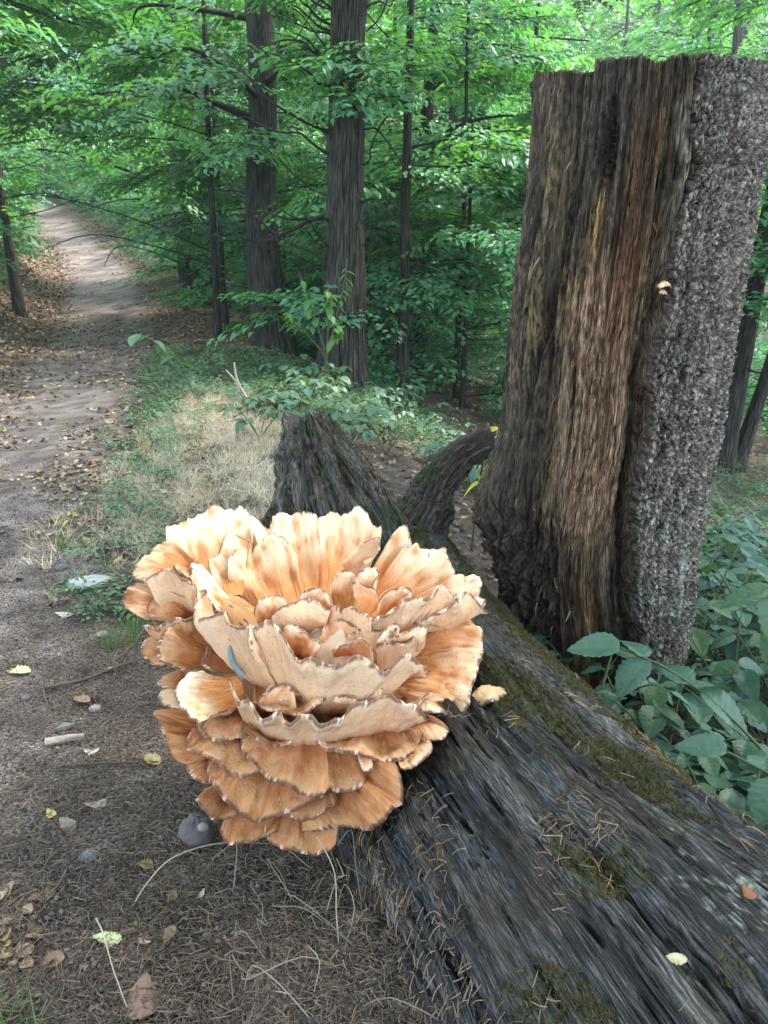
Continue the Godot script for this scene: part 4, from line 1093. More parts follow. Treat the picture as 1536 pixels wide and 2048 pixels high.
# ---------- small plants ----------
func leafy_plant(called: String, label: String, category: String, group: String, at: Vector3, stems: int, tall: float, leaf: float, kind: String, m: Material, sd: int, spread := 0.6) -> Node3D:
	var o := base(called, at, label, category, group)
	rng.seed = sd
	for k in stems:
		var az := TAU * (k + rr(0, 0.6)) / stems
		var l := tall * rr(0.7, 1.15)
		var d := Vector3(cos(az) * spread, 1.0, sin(az) * spread).normalized()
		var p := [Vector3.ZERO, d * l * 0.5, d * l * 0.85 + Vector3(d.x, -0.05, d.z) * l * 0.2, d * l + Vector3(d.x * 0.5, -0.22, d.z * 0.5) * l * 0.6]
		part("stem", strip(p, 0.004, 0.0015, 8), M.stalk, o)
		for q in 4:
			var t: float = [1.0, 0.82, 0.8, 0.5][q]
			var s: float = [0.0, 1.2, -1.2, rr(-1.5, 1.5)][q]
			var yaw := atan2(-d.x, -d.z) + s + rr(-0.25, 0.25)
			part("leaf", X[kind][(k + q) % 3], m if rng.randf() < 0.55 else [M.broad_mid, M.broad_blue, M.broad_pale][rng.randi() % 3], o, turned(spline(p, t), yaw, rr(-0.45, 0.05), rr(-0.3, 0.3), leaf * rr(0.75, 1.15) * (1.0 if q < 3 else 0.8)))
	return o

func spray_of_leaves(called: String, label: String, stem: Array, leaves: Array, m: Material, r := 0.004) -> void:
	# leaves: [share along the stem, yaw, tilt, roll, length]
	var o := base(called, stem[0], label, "plant")
	var p := []
	for q: Vector3 in stem: p.append(q - (stem[0] as Vector3))
	part("stem", strip(p, r, 0.002, 14), M.stalk, o)
	for k in leaves.size():
		var q: Array = leaves[k]
		part("leaf", X.big_leaf[k % 3], m, o, turned(spline(p, q[0]), q[1], q[2], q[3], q[4] * 0.86))

func build_plants() -> void:
	spray_of_leaves("bramble_shoot", "broad toothed leaves on an arching stem over the log's edge at the stump's foot", [Vector3(0.860, -0.205, -1.30), Vector3(0.780, 0.005, -1.33), Vector3(0.680, 0.115, -1.40), Vector3(0.585, 0.170, -1.47), Vector3(0.500, 0.190, -1.52)],
		[[1.0, 1.15, -0.1, 0.3, 0.135], [0.86, 0.15, 0.10, -0.2, 0.12], [0.84, 2.1, -0.5, -0.1, 0.12], [0.62, -1.0, -0.2, 0.25, 0.13], [0.60, -2.1, -0.45, -0.15, 0.15], [0.64, 0.5, 0.15, 0.1, 0.10]], M.broad)
	spray_of_leaves("bramble_shoot", "long stem with wide blue green leaves trailing along the log's right side", [Vector3(1.010, -0.210, -0.95), Vector3(0.880, 0.040, -1.02), Vector3(0.740, 0.110, -1.12), Vector3(0.610, 0.145, -1.22)],
		[[1.0, 1.0, -0.1, 0.2, 0.11], [0.85, -0.5, -0.1, 0.2, 0.12], [0.8, 2.3, -0.45, -0.2, 0.11], [0.6, -0.8, -0.15, 0.2, 0.14], [0.55, 1.8, -0.5, 0.0, 0.12], [0.35, -0.9, -0.1, 0.1, 0.14], [0.3, 2.2, -0.4, 0.1, 0.12]], M.broad)
	spray_of_leaves("bramble_shoot", "plant with one large round toothed leaf facing forward, right of the stump", [Vector3(1.05, -0.25, -1.75), Vector3(0.98, 0.05, -1.72), Vector3(0.93, 0.20, -1.70), Vector3(0.88, 0.27, -1.66)],
		[[1.0, 3.0, -1.0, 0.1, 0.16], [0.9, 1.6, -0.1, 0.1, 0.15], [0.88, -0.6, 0.0, -0.2, 0.13], [0.7, 1.2, 0.1, 0.25, 0.15], [0.72, -1.4, -0.2, 0.1, 0.14], [0.5, 2.2, -0.4, 0.1, 0.12]], M.broad_pale)
	spray_of_leaves("bramble_shoot", "plant of pointed pale green leaves at the right edge, above the trailing stem", [Vector3(1.15, -0.28, -1.5), Vector3(1.06, 0.0, -1.45), Vector3(0.98, 0.12, -1.40), Vector3(0.93, 0.16, -1.36)],
		[[1.0, 0.9, -0.1, 0.2, 0.13], [0.9, -0.9, -0.1, 0.2, 0.13], [0.85, 2.6, -0.6, 0.0, 0.14], [0.6, 1.4, -0.2, 0.2, 0.13], [0.55, -1.6, -0.3, 0.1, 0.12]], M.broad)
	# the bank of brambles right of the stump
	rng.seed = 61
	for k in 34:
		var z := -1.5 - 2.9 * pow(k / 34.0, 1.1)
		var x := -z * rr(0.40, 0.56) + 0.12
		rng.seed = 610 + k
		x = -z * rr(0.385, 0.60) + 0.10
		leafy_plant("bramble_plant", "leafy low bramble plant in the thicket right of the stump", "plant", "low plants right of the stump", on_ground(x, z), 5, rr(0.20, 0.34), 0.078 + 0.01 * (k % 3), "big_leaf", M.broad_pale if k % 3 == 0 else M.broad, 620 + k, 0.8)
	for k in 16:
		rng.seed = 1610 + k
		var z := -rr(0.95, 1.75)
		var x := logx(z) + rr(0.30, 0.52)
		leafy_plant("bramble_plant", "leafy low bramble plant in the thicket right of the stump", "plant", "low plants right of the stump", on_ground(x, z), 5, rr(0.14, 0.24), rr(0.06, 0.085), "big_leaf", M.broad, 1650 + k, 0.8)
	# raspberry patch behind the log and along the verge
	for k in 64:
		rng.seed = 710 + k
		var z := -rr(3.7, 6.6)
		var x := rr(-0.75, 0.55) + 0.12 * (-z - 4.0) * rr(-1.0, 0.6)
		leafy_plant("raspberry_plant", "green raspberry plant in the patch between the log's stub and thick trunk", "plant", "plants in the patch behind the log", on_ground(x, z), 4, rr(0.12, 0.26), 0.062 + 0.009 * (k % 3), "big_leaf", M.broad_pale if k % 3 else M.broad, 720 + k, 0.7)
	# young sapling before the thick trunk
	var sap := base("sapling", on_ground(-0.44, -5.9), "bright green leafy sapling standing before the thick trunk", "sapling")
	rng.seed = 31
	for s in 5:
		var tip := Vector3([-0.28, -0.16, 0.05, 0.18, 0.12][s], [0.62, 0.86, 0.80, 0.95, 0.55][s], [0.1, 0.0, 0.12, -0.05, 0.15][s])
		var p := [Vector3.ZERO, Vector3(0.02, 0.25, 0), tip * 0.7 + Vector3(0.02, 0.06, 0), tip]
		part("stem", strip(p, 0.009, 0.003, 10), M.stalk, sap)
		for q in 11:
			var t := lerpf(0.55, 1.0, q / 15.0)
			part("leaf", X.big_leaf[1], M.sapling, sap, turned(spline(p, t), rr(0, TAU), rr(-0.8, -0.1), rr(-0.3, 0.3), rr(0.05, 0.095)))
	# a taller weed left of it
	var weed := base("weed", on_ground(-1.35, -5.2), "single tall weed with drooping leaves at the path's verge", "plant")
	var wp := [Vector3(0.12, 0, 0), Vector3(0.06, 0.2, 0), Vector3(-0.05, 0.34, 0), Vector3(-0.2, 0.42, 0.02)]
	part("stem", strip(wp, 0.006, 0.002, 10), M.stalk, weed)
	for q in 7:
		part("leaf", X.big_leaf[q % 3], M.broad_pale, weed, turned(spline(wp, lerpf(0.4, 1.0, q / 6.0)), rr(0, TAU), rr(-0.5, 0), rr(-0.3, 0.3), rr(0.10, 0.14)))
	# yellowing leaves in the gap beside the stump
	var yl := base("yellowing_shrub", Vector3(0.30, -0.1, -2.75), "small shrub with yellow leaves showing between horn and stump", "plant")
	var yp := [Vector3(0.02, 0, 0), Vector3(0.03, 0.2, 0), Vector3(0.05, 0.38, 0), Vector3(0.06, 0.50, 0)]
	part("stem", strip(yp, 0.006, 0.003, 10), M.stalk, yl)
	for q in 11:
		part("leaf", X.big_leaf[q % 3], M.yellow, yl, turned(spline(yp, lerpf(0.45, 1.0, q / 10.0)) + Vector3(rr(-0.03, 0.03), 0, 0), rr(0, TAU), rr(-1.0, -0.2), rr(-0.3, 0.3), rr(0.07, 0.11)))
	# low herbs of the verge, past counting
	rng.seed = 81
	var ts := []
	var cs := []
	for k in 4600:
		var z := -rr(2.0, 7.5)
		var s := rr(0.25, 2.6)
		var x := pathx(z) + s
		var want := 0.35 * n_a.get_noise_2d(x * 4.0, z * 4.0) + 0.75 * bump(s, 0.66, 0.22) + 1.1 * sm(-4.2, -5.2, z) * sm(0.5, 1.0, s) - 0.30 * bump(s, 0.95, 0.3) * sm(-4.6, -3.6, z)
		if want < rr(0.1, 0.7): continue
		ts.append(turned(on_ground(x, z, rr(0.0, 0.05)), rr(0, TAU), rr(-0.3, 0.7), rr(-0.5, 0.5), rr(0.10, 0.30)))
		var g := rr(0.8, 1.7)
		cs.append(Color(g * 0.95, g * 1.05, g * 0.95))
	for k in 3600:
		var z := -rr(1.7, 8.0)
		var x := -z * rr(0.33, 0.66)
		if n_a.get_noise_2d(x * 3.0, z * 3.0) < rr(-0.5, 0.3): continue
		ts.append(turned(on_ground(x, z, rr(0.0, 0.10)), rr(0, TAU), rr(-0.3, 0.5), rr(-0.4, 0.4), rr(0.12, 0.26)))
		var g := rr(0.7, 1.5)
		cs.append(Color(g * 0.95, g * 1.05, g * 0.95))
	tag(copies("ground_cover", X.beech, M.herb, self, ts, cs), "low green herbs covering the verge and slope", "ground cover", "", "stuff")

func blade(sd: int, bend: float) -> ArrayMesh:
	# a tuft of long thin bending blades
	rng.seed = sd
	var pos := PackedVector3Array()
	var col := PackedColorArray()
	for k in 13:
		var az := rr(0, TAU)
		var d := Vector3(cos(az), 0, sin(az))
		var w := Vector3(-d.z, 0, d.x) * rr(0.006, 0.013)
		var foot := Vector3(rr(-0.12, 0.12), 0, rr(-0.12, 0.12))
		var l := rr(0.6, 1.0)
		var lean := rr(0.3, 1.0) * bend
		var c := rr(0.75, 1.25)
		var last := foot
		var lw := w
		for s in 4:
			var t := (s + 1) / 4.0
			var p := foot + Vector3(0, l * (t - 0.42 * lean * t * t), 0) + d * l * lean * t * t
			var nw := w * (1.0 - t * 0.95)
			for v: Vector3 in [last - lw, last + lw, p + nw, last - lw, p + nw, p - nw]:
				pos.append(v)
				col.append(Color(c, c, c))
			last = p
			lw = nw
	return arrays(pos, PackedVector3Array(), col, PackedVector2Array(), PackedInt32Array())

# ---------- litter ----------
func build_litter() -> void:
	# bleached grass on the verge beside the log
	rng.seed = 90
	var ts := []
	var cs := []
	for k in 4600:
		var z := -rr(2.3, 5.4)
		var x := rr(-1.25, -0.1) + 0.03 * (z + 3.0)
		var s := x - pathx(z)
		if bump(s, 0.95, 0.5) * (0.6 + n_a.get_noise_2d(x * 3.0, z * 3.0)) < rr(0.05, 0.6): continue
		ts.append(turned(on_ground(x, z, -0.01), rr(0, TAU), rr(-1.1, 1.1), rr(-1.1, 1.1), rr(0.06, 0.13)))
		var g := rr(0.7, 1.35)
		cs.append(Color(g, g * rr(0.92, 1.0), g * rr(0.75, 0.95)))
	tag(copies("dry_grass", X.tuft_dry, M.straw, self, ts, cs), "pale bleached grass matted on the verge beside the log", "dry grass", "", "stuff")
	# spruce needles on the ground
	ts = []
	cs = []
	rng.seed = 91
	for k in 120000:
		var d := 0.45 + 3.3 * pow(rng.randf(), 1.5)
		var x := rr(-0.62, 0.5) * (d + 0.25)
		var s := x - pathx(-d)
		if n_a.get_noise_2d(x * 5.0, d * 5.0) + (0.45 if s > 0.35 else -0.1) < rr(-0.5, 0.6): continue
		ts.append(turned(on_ground(x, -d, 0.003 + rr(0, 0.006)), rr(0, TAU), rr(-0.3, 0.3), rr(-0.3, 0.3), rr(0.6, 1.3)))
		cs.append(needle_tint())
	tag(copies("needle_litter", X.needle, M.plain, self, ts, cs), "brown fallen spruce needles strewn over the ground", "needle litter", "", "stuff")
	# needles on the log
	ts = []
	cs = []
	for k in 24000:
		var a := rr(-0.12, 1.1)
		var t := rr(0.14, 0.97)
		var len := t * 3.0
		var heap := n_a.get_noise_2d(a * 9.0 + 11.0, len * 3.0) * 1.1 + 0.95 * sm(0.30, 0.12, a) * sm(0.5, 0.36, t) + 0.35 * bump(a, 0.80, 0.10) * sm(0.7, 0.4, t) - 0.12
		if heap < rr(0.05, 0.60): continue
		var p := log_point(a, t)
		var ang := PI * (1.0 - a)
		var o := Vector3(cos(ang), sin(ang), 0)
		var x := shoot(p + o * 0.003, o, rr(0.6, 1.2))
		ts.append(x)
		var rust := pow(rng.randf(), 1.3)
		cs.append(Color(0.11, 0.07, 0.045).lerp(Color(0.46, 0.31, 0.20), rust))
	tag(copies("log_needles", X.needle, M.plain, self, ts, cs), "tan spruce needles lying on the log's grooves and moss", "needle litter", "", "stuff")
	# leaves on the path and the bank
	ts = []
	cs = []
	rng.seed = 93
	for k in 60000:
		var d := 0.9 + 27.0 * pow(rng.randf(), 2.0)
		var z := -d
		var x := pathx(z) + (rr(-2.6, 2.2) if d > 4.5 else rr(-1.1, 0.9))
		var s := x - pathx(z)
		var many := 0.66 + 0.6 * n_a.get_noise_2d(x * 1.6, z * 1.6) - (0.55 * bump(s, 0.0, 0.2) if d < 6.0 else 0.0) - 0.75 * sm(3.6, 1.8, d) - (0.7 * sm(0.8, 0.3, absf(s)) * sm(9.0, 11.0, d))
		if many < rr(0.0, 1.0): continue
		ts.append(turned(on_ground(x, z, 0.006), rr(0, TAU), rr(-0.5, 0.5), rr(-0.5, 0.5), rr(0.018, 0.040) * (1.0 + 0.03 * d)))
		cs.append(leaf_tint())
	for k in 16000:
		var d := rr(5.0, 22.0)
		var x := pathx(-d) - rr(0.75, 3.4)
		ts.append(turned(on_ground(x, -d, 0.006), rr(0, TAU), rr(-0.6, 0.6), rr(-0.6, 0.6), rr(0.025, 0.05) * (1.0 + 0.03 * d)))
		cs.append(leaf_tint())
	for k in 9000:
		var d := rr(1.2, 12.0)
		var x := d * rr(-0.05, 0.68)
		if x - pathx(-d) < 0.8: continue
		ts.append(turned(on_ground(x, -d, 0.008), rr(0, TAU), rr(-0.6, 0.6), rr(-0.6, 0.6), rr(0.022, 0.045)))
		cs.append(leaf_tint() * 0.8)
	for v in 4:
		var part_t := []
		var part_c := []
		for k in range(v, ts.size(), 4):
			part_t.append(ts[k])
			part_c.append(cs[k])
		tag(copies("leaf_litter", X.litter[v], M.plain, self, part_t, part_c), ["brown and yellow fallen leaves covering path and bank", "curled brown leaves scattered over the path", "broad brown leaves lying on bank and slope", "wrinkled brown leaves mixed into the litter"][v], "leaf litter", "", "stuff")
	# crumbs of soil, bark and grit
	ts = []
	cs = []
	rng.seed = 94
	for k in 32000:
		var d := 0.5 + 3.4 * pow(rng.randf(), 1.5)
		var x := rr(-0.60, 0.42) * (d + 0.25)
		ts.append(turned(on_ground(x, -d, 0.001), rr(0, TAU), rr(-0.6, 0.6), rr(-0.6, 0.6), rr(0.2, 1.0) * rr(0.4, 1.0)))
		var g := rr(0.02, 0.20)
		cs.append(Color(g * 1.05, g * 0.88, g * 0.80))
	tag(copies("grit", X.crumb, M.plain, self, ts, cs), "crumbs of soil, bark and grit on the path's edge", "grit", "", "stuff")
	# bleached rootlets and dead stalks below the fungus
	var o := base("dead_grass_tuft", on_ground(-0.12, -0.95), "tuft of bleached dead stalks and rootlets below the fungus", "dead grass")
	rng.seed = 95
	for k in 40:
		var x := rr(-0.14, 0.14)
		var z := rr(-0.16, 0.20)
		var foot := on_ground(x - 0.12, z - 0.95) - o.position
		var d := Vector3(rr(-1, 1), rr(0.05, 0.9), rr(-0.7, 0.7)).normalized()
		var l := rr(0.04, 0.16)
		var p := [foot, foot + d * l * 0.4 + Vector3(0, 0.01, 0), foot + d * l * 0.8 + Vector3(rr(-0.03, 0.03), -0.01, rr(-0.03, 0.03)), foot + d * l + Vector3(rr(-0.05, 0.05), -0.03 - 0.2 * l, rr(-0.04, 0.04))]
		var g := rr(0.5, 1.2)
		part("stalk", tube(p, 0.0011, 0.0005, 4, 9, 0.0, 1.0, Color(0.27, 0.23, 0.185) * g), M.plain, o)
	dead_stalk("thin pale bent stalk arching up to the fungus from the soil", [Vector3(-0.405, -0.01, -1.02), Vector3(-0.377, 0.035, -1.03), Vector3(-0.335, 0.075, -1.04), Vector3(-0.266, 0.085, -1.06), Vector3(-0.193, 0.05, -1.10)], 0.0022)
	dead_stalk("long pale straw lying across the dirt at the lower edge", [Vector3(-0.445, 0.012, -0.98), Vector3(-0.419, 0.022, -0.94), Vector3(-0.386, 0.025, -0.88), Vector3(-0.352, 0.010, -0.83)], 0.0024)
	dead_stalk("upright bleached stem against the dark log below the fungus", [Vector3(-0.055, 0.03, -0.83), Vector3(-0.067, 0.09, -0.90), Vector3(-0.073, 0.13, -0.95), Vector3(-0.102, 0.15, -1.0)], 0.0022)

func dead_stalk(label: String, pts: Array, r: float) -> void:
	var o := base("dead_stalk", pts[0], label, "dead stalk")
	var rel := []
	for k: Vector3 in pts: rel.append(k - (pts[0] as Vector3))
	part("stalk", tube(rel, r * 0.6, r * 0.3, 5, 22, 0.1, 1.0, Color(0.34, 0.295, 0.24)), M.plain, o)

# ---------- small things lying about ----------
func lying(called: String, label: String, category: String, mesh: Mesh, m: Material, x: float, z: float, yaw: float, size: float, tilt := 0.0, up := 0.004, group := "") -> MeshInstance3D:
	var o := part(called, mesh, m, self, turned(on_ground(x, z, up), yaw, tilt, 0.0, size))
	tag(o, label, category, group)
	return o

func tinted(c: Color, rough := 0.8) -> StandardMaterial3D:
	return mat(c, rough)

func twig(label: String, p: Array, r: float, c: Color) -> void:
	var o := base("twig", p[0], label, "twig")
	var q := []
	for v: Vector3 in p: q.append(v - (p[0] as Vector3))
	part("stick", tube(q, r, r * 0.5, 7, 26, 0.35, 1.0, c), M.plain, o)

func build_small_things() -> void:
	lying("flat_stone", "long flat pale grey stone on the path's edge, left of the fungus", "stone", stone_mesh(1, 0.085, 0.018, 0.045), tinted(Color(0.40, 0.41, 0.39)), -0.90, -2.26, 0.35, 1.0, 0.1, 0.012)
	lying("fallen_leaf", "whitish oval leaf on the dirt below the flat stone", "leaf", X.litter[1], tinted(Color(0.62, 0.56, 0.47)), -0.894, -2.04, 1.3, 0.055)
	lying("fallen_leaf", "large pale yellow green leaf on the dirt at the left edge", "leaf", X.litter[2], tinted(Color(0.55, 0.57, 0.30)), -0.90, -1.756, 1.5, 0.062)
	lying("fallen_leaf", "pale green leaf lying on the needles at the lower left", "leaf", X.litter[1], tinted(Color(0.47, 0.53, 0.30)), -0.419, -0.95, 1.4, 0.046)
	lying("fallen_leaf", "big wrinkled reddish brown leaf at the bottom edge", "leaf", X.litter[3], tinted(Color(0.20, 0.125, 0.10)), -0.335, -0.85, 0.2, 0.075)
	lying("fallen_leaf", "brown leaf with a yellow spot beside the fungus' lower left lobes", "leaf", X.litter[2], tinted(Color(0.30, 0.23, 0.11)), -0.475, -1.405, 0.8, 0.052)
	lying("fallen_leaf", "small ochre leaf on dark needles below the fungus, to its left", "leaf", X.litter[0], tinted(Color(0.34, 0.25, 0.09)), -0.407, -1.108, 1.2, 0.032)
	lying("fallen_leaf", "small bright yellow leaf on the brown dirt at lower left", "leaf", X.litter[1], tinted(Color(0.52, 0.42, 0.15)), -0.616, -1.228, 0.6, 0.032)
	lying("fallen_leaf", "orange yellow leaf by the twig under the grass tuft", "leaf", X.litter[3], tinted(Color(0.55, 0.36, 0.07)), -0.671, -1.773, 1.9, 0.028)
	lying("fallen_leaf", "pale tan leaf folded beside the small yellow leaf", "leaf", X.litter[3], tinted(Color(0.33, 0.27, 0.22)), -0.545, -1.265, 2.3, 0.045, 0.3)
	lying("fallen_leaf", "curled greyish leaf next to the pale tan folded leaf", "leaf", X.litter[0], tinted(Color(0.26, 0.21, 0.18)), -0.575, -1.20, 0.9, 0.042, 0.4)
	lying("fallen_leaf", "reddish brown leaf lying flat beside the round grey stones", "leaf", X.litter[2], tinted(Color(0.24, 0.15, 0.12)), -0.70, -1.63, 1.1, 0.05)
	lying("fallen_leaf", "white leaf fragment right of the rolled bark strip", "leaf", X.litter[3], tinted(Color(0.58, 0.54, 0.47)), -0.61, -1.433, 1.6, 0.034)
	lying("fallen_leaf", "crumpled orange brown leaf in the verge's green herbs", "leaf", X.litter[3], tinted(Color(0.30, 0.15, 0.06)), -1.20, -3.9, 0.4, 0.10, 0.8, 0.03)
	lying("fallen_leaf", "pale leaf on the path at the left, higher up", "leaf", X.litter[1], tinted(Color(0.50, 0.45, 0.30)), -1.58, -3.5, 0.9, 0.06)
	lying("fallen_leaf", "tan oval leaf at the grassy edge of the path", "leaf", X.litter[2], tinted(Color(0.36, 0.29, 0.21)), -1.16, -3.12, 2.0, 0.07)
	lying("stone", "dark angular stone near the flat pale one", "stone", stone_mesh(2, 0.030, 0.016, 0.022), tinted(Color(0.13, 0.12, 0.13)), -1.04, -2.41, 0.2, 1.0)
	lying("stone", "bluish grey pebble above the rolled bark strip", "stone", stone_mesh(3, 0.023, 0.010, 0.013), tinted(Color(0.15, 0.185, 0.19)), -0.695, -1.513, 0.6, 1.0)
	lying("stone", "round pinkish grey pebble beside the reddish brown leaf", "stone", stone_mesh(4, 0.018, 0.012, 0.016), tinted(Color(0.26, 0.23, 0.235)), -0.66, -1.60, 0.1, 1.0)
	lying("stone", "grey pebble above the fungus' left side, by the path", "stone", stone_mesh(5, 0.022, 0.012, 0.018), tinted(Color(0.24, 0.215, 0.21)), -0.752, -1.931, 0.1, 1.0)
	lying("stone", "smooth grey stone half sunk in the needles at lower left", "stone", stone_mesh(6, 0.021, 0.010, 0.018), tinted(Color(0.155, 0.145, 0.155)), -0.508, -1.125, 0.1, 1.0, 0.0, 0.0)
	lying("stone", "small dark pebble on the dirt at the left edge", "stone", stone_mesh(8, 0.017, 0.010, 0.013), tinted(Color(0.10, 0.105, 0.12)), -0.83, -1.63, 1.1, 1.0, 0.0, 0.002)
	lying("clod_of_earth", "lumpy grey clod of earth beside the dark hollow under the fungus", "earth", stone_mesh(7, 0.042, 0.042, 0.04), tinted(Color(0.105, 0.095, 0.10), 0.95), -0.335, -1.18, 0.1, 1.0, 0.0, 0.01)
	lying("stone", "small round stone on top of the lumpy earth clod", "stone", stone_mesh(9, 0.012, 0.010, 0.010), tinted(Color(0.24, 0.22, 0.215)), -0.315, -1.155, 0.1, 1.0, 0.0, 0.045)
	var roll := base("bark_strip", on_ground(-0.675, -1.455, 0.008), "rolled pale strip of bark lying on the needles", "bark")
	part("strip", tube([Vector3(-0.035, 0, 0.006), Vector3(0, 0.004, 0), Vector3(0.04, 0.002, -0.012)], 0.009, 0.006, 9, 16, 0.4, 1.0, Color(0.32, 0.26, 0.22)), M.plain, roll)
	twig("long thin twig on the dirt left of the fungus, under the grass tuft", [on_ground(-0.80, -1.666, 0.006), on_ground(-0.72, -1.71, 0.012), on_ground(-0.66, -1.77, 0.010), on_ground(-0.60, -1.81, 0.008)], 0.0042, Color(0.085, 0.065, 0.055))
	twig("thin dark twig lying beside the brown yellow spotted leaf", [on_ground(-0.66, -1.375, 0.004), on_ground(-0.57, -1.385, 0.007), on_ground(-0.46, -1.395, 0.005)], 0.003, Color(0.07, 0.055, 0.05))
	twig("short crooked twig on the dirt at the left edge", [on_ground(-0.82, -1.70, 0.004), on_ground(-0.79, -1.64, 0.006), on_ground(-0.765, -1.60, 0.004)], 0.003, Color(0.10, 0.08, 0.07))
	# the forked branch leaning over the dry grass
	var st := base("forked_branch", Vector3(-0.63, 0.0, -4.55), "bare grey forked branch leaning out of the dry grass", "branch")
	part("stick", tube([Vector3(-0.0, -0.02, 0), Vector3(-0.09, 0.06, -0.05), Vector3(-0.19, 0.17, -0.14), Vector3(-0.235, 0.25, -0.18), Vector3(-0.25, 0.345, -0.2)], 0.013, 0.005, 8, 26, 0.3, 1.0, Color(0.26, 0.21, 0.19)), M.plain, st)
	part("fork", tube([Vector3(-0.215, 0.205, -0.16), Vector3(-0.255, 0.25, -0.19), Vector3(-0.30, 0.30, -0.2)], 0.007, 0.003, 7, 12, 0.3, 1.0, Color(0.36, 0.31, 0.28)), M.plain, st)
	# a withered little fungus and a leaf on the log
	var lp := log_point(0.47, 0.515) - Vector3(0, 0.010, 0)
	var wf := base("withered_fungus", lp, "small withered tan fungus lying on the log, right of the large one", "fungus")
	lobe(wf, 0.15, 0, 0.004, 0.006, [-34, 12, 6, -18, 24, -2, 0, 26, -6], [-40, 4, 22, -20, 10, 32, 2, 16, 30, 18, 8, 22], "")
	lobe(wf, 0.1, 0, 0.004, 0.007, [-2, 24, -4, 16, 22, -6, 34, 14, -8], [4, 8, 26, 20, 12, 24, 36, 10, 14, 46, 8, 4], "")
	var cp := log_point(0.51, 0.29)
	tag(part("cone_scale", X.litter[3], tinted(Color(0.22, 0.085, 0.045)), self, turned(cp + Vector3(0, 0.006, 0), 0.7, 0.3, 0.2, 0.018)), "reddish brown cone scale on the log's bare wood, lower right", "cone scale")
	var lq := log_point(0.40, 0.27)
	tag(part("fallen_leaf", X.litter[1], tinted(Color(0.50, 0.44, 0.28)), self, turned(lq + Vector3(0, 0.006, 0), 1.3, -0.2, 0.2, 0.022)), "tiny pale yellow leaf on the log near the lower right corner", "leaf")
	var sl := base("slug", Vector3(-0.247, 0.380, -1.16), "bluish grey slug climbing between the fungus lobes", "slug")
	part("body", tube([Vector3(0.022, -0.036, 0.02), Vector3(0.008, -0.02, 0.018), Vector3(0.002, -0.004, 0.012), Vector3(0.0, 0.012, 0.006)], 0.0058, 0.0036, 12, 20, 0.15, 1.0, Color(0.15, 0.20, 0.215)), M.wet, sl)
	# green grass tufts beside the path
	for q: Array in [[-0.70, -1.90, "green grass tuft against the fungus' left side"], [-0.66, -1.97, "second green grass tuft, just behind the one at the fungus' left"], [-1.07, -2.57, "small green grass tuft near the flat pale stone"], [-0.50, -0.80, "few green blades at the lower left corner"]]:
		var t := base("grass_tuft", on_ground(q[0], q[1]), q[2], "grass")
		rng.seed = int(absf(q[0]) * 1000)
		for k in 6:
			part("blades", X.tuft_green, M.grass, t, turned(Vector3(rr(-0.05, 0.05), -0.004, rr(-0.04, 0.04)), rr(0, TAU), rr(-0.3, 0.3), rr(-0.3, 0.3), rr(0.07, 0.12)))

func needle_tint() -> Color:
	var g := pow(rng.randf(), 1.7)
	return Color(0.060, 0.045, 0.037).lerp(Color(0.31, 0.225, 0.170), g)

func leaf_tint() -> Color:
	var g := rng.randf()
	if g > 0.93: return Color(0.42, 0.34, 0.11)
	if g > 0.80: return Color(0.34, 0.27, 0.20)
	return Color(0.085, 0.055, 0.04).lerp(Color(0.27, 0.18, 0.125), rng.randf())

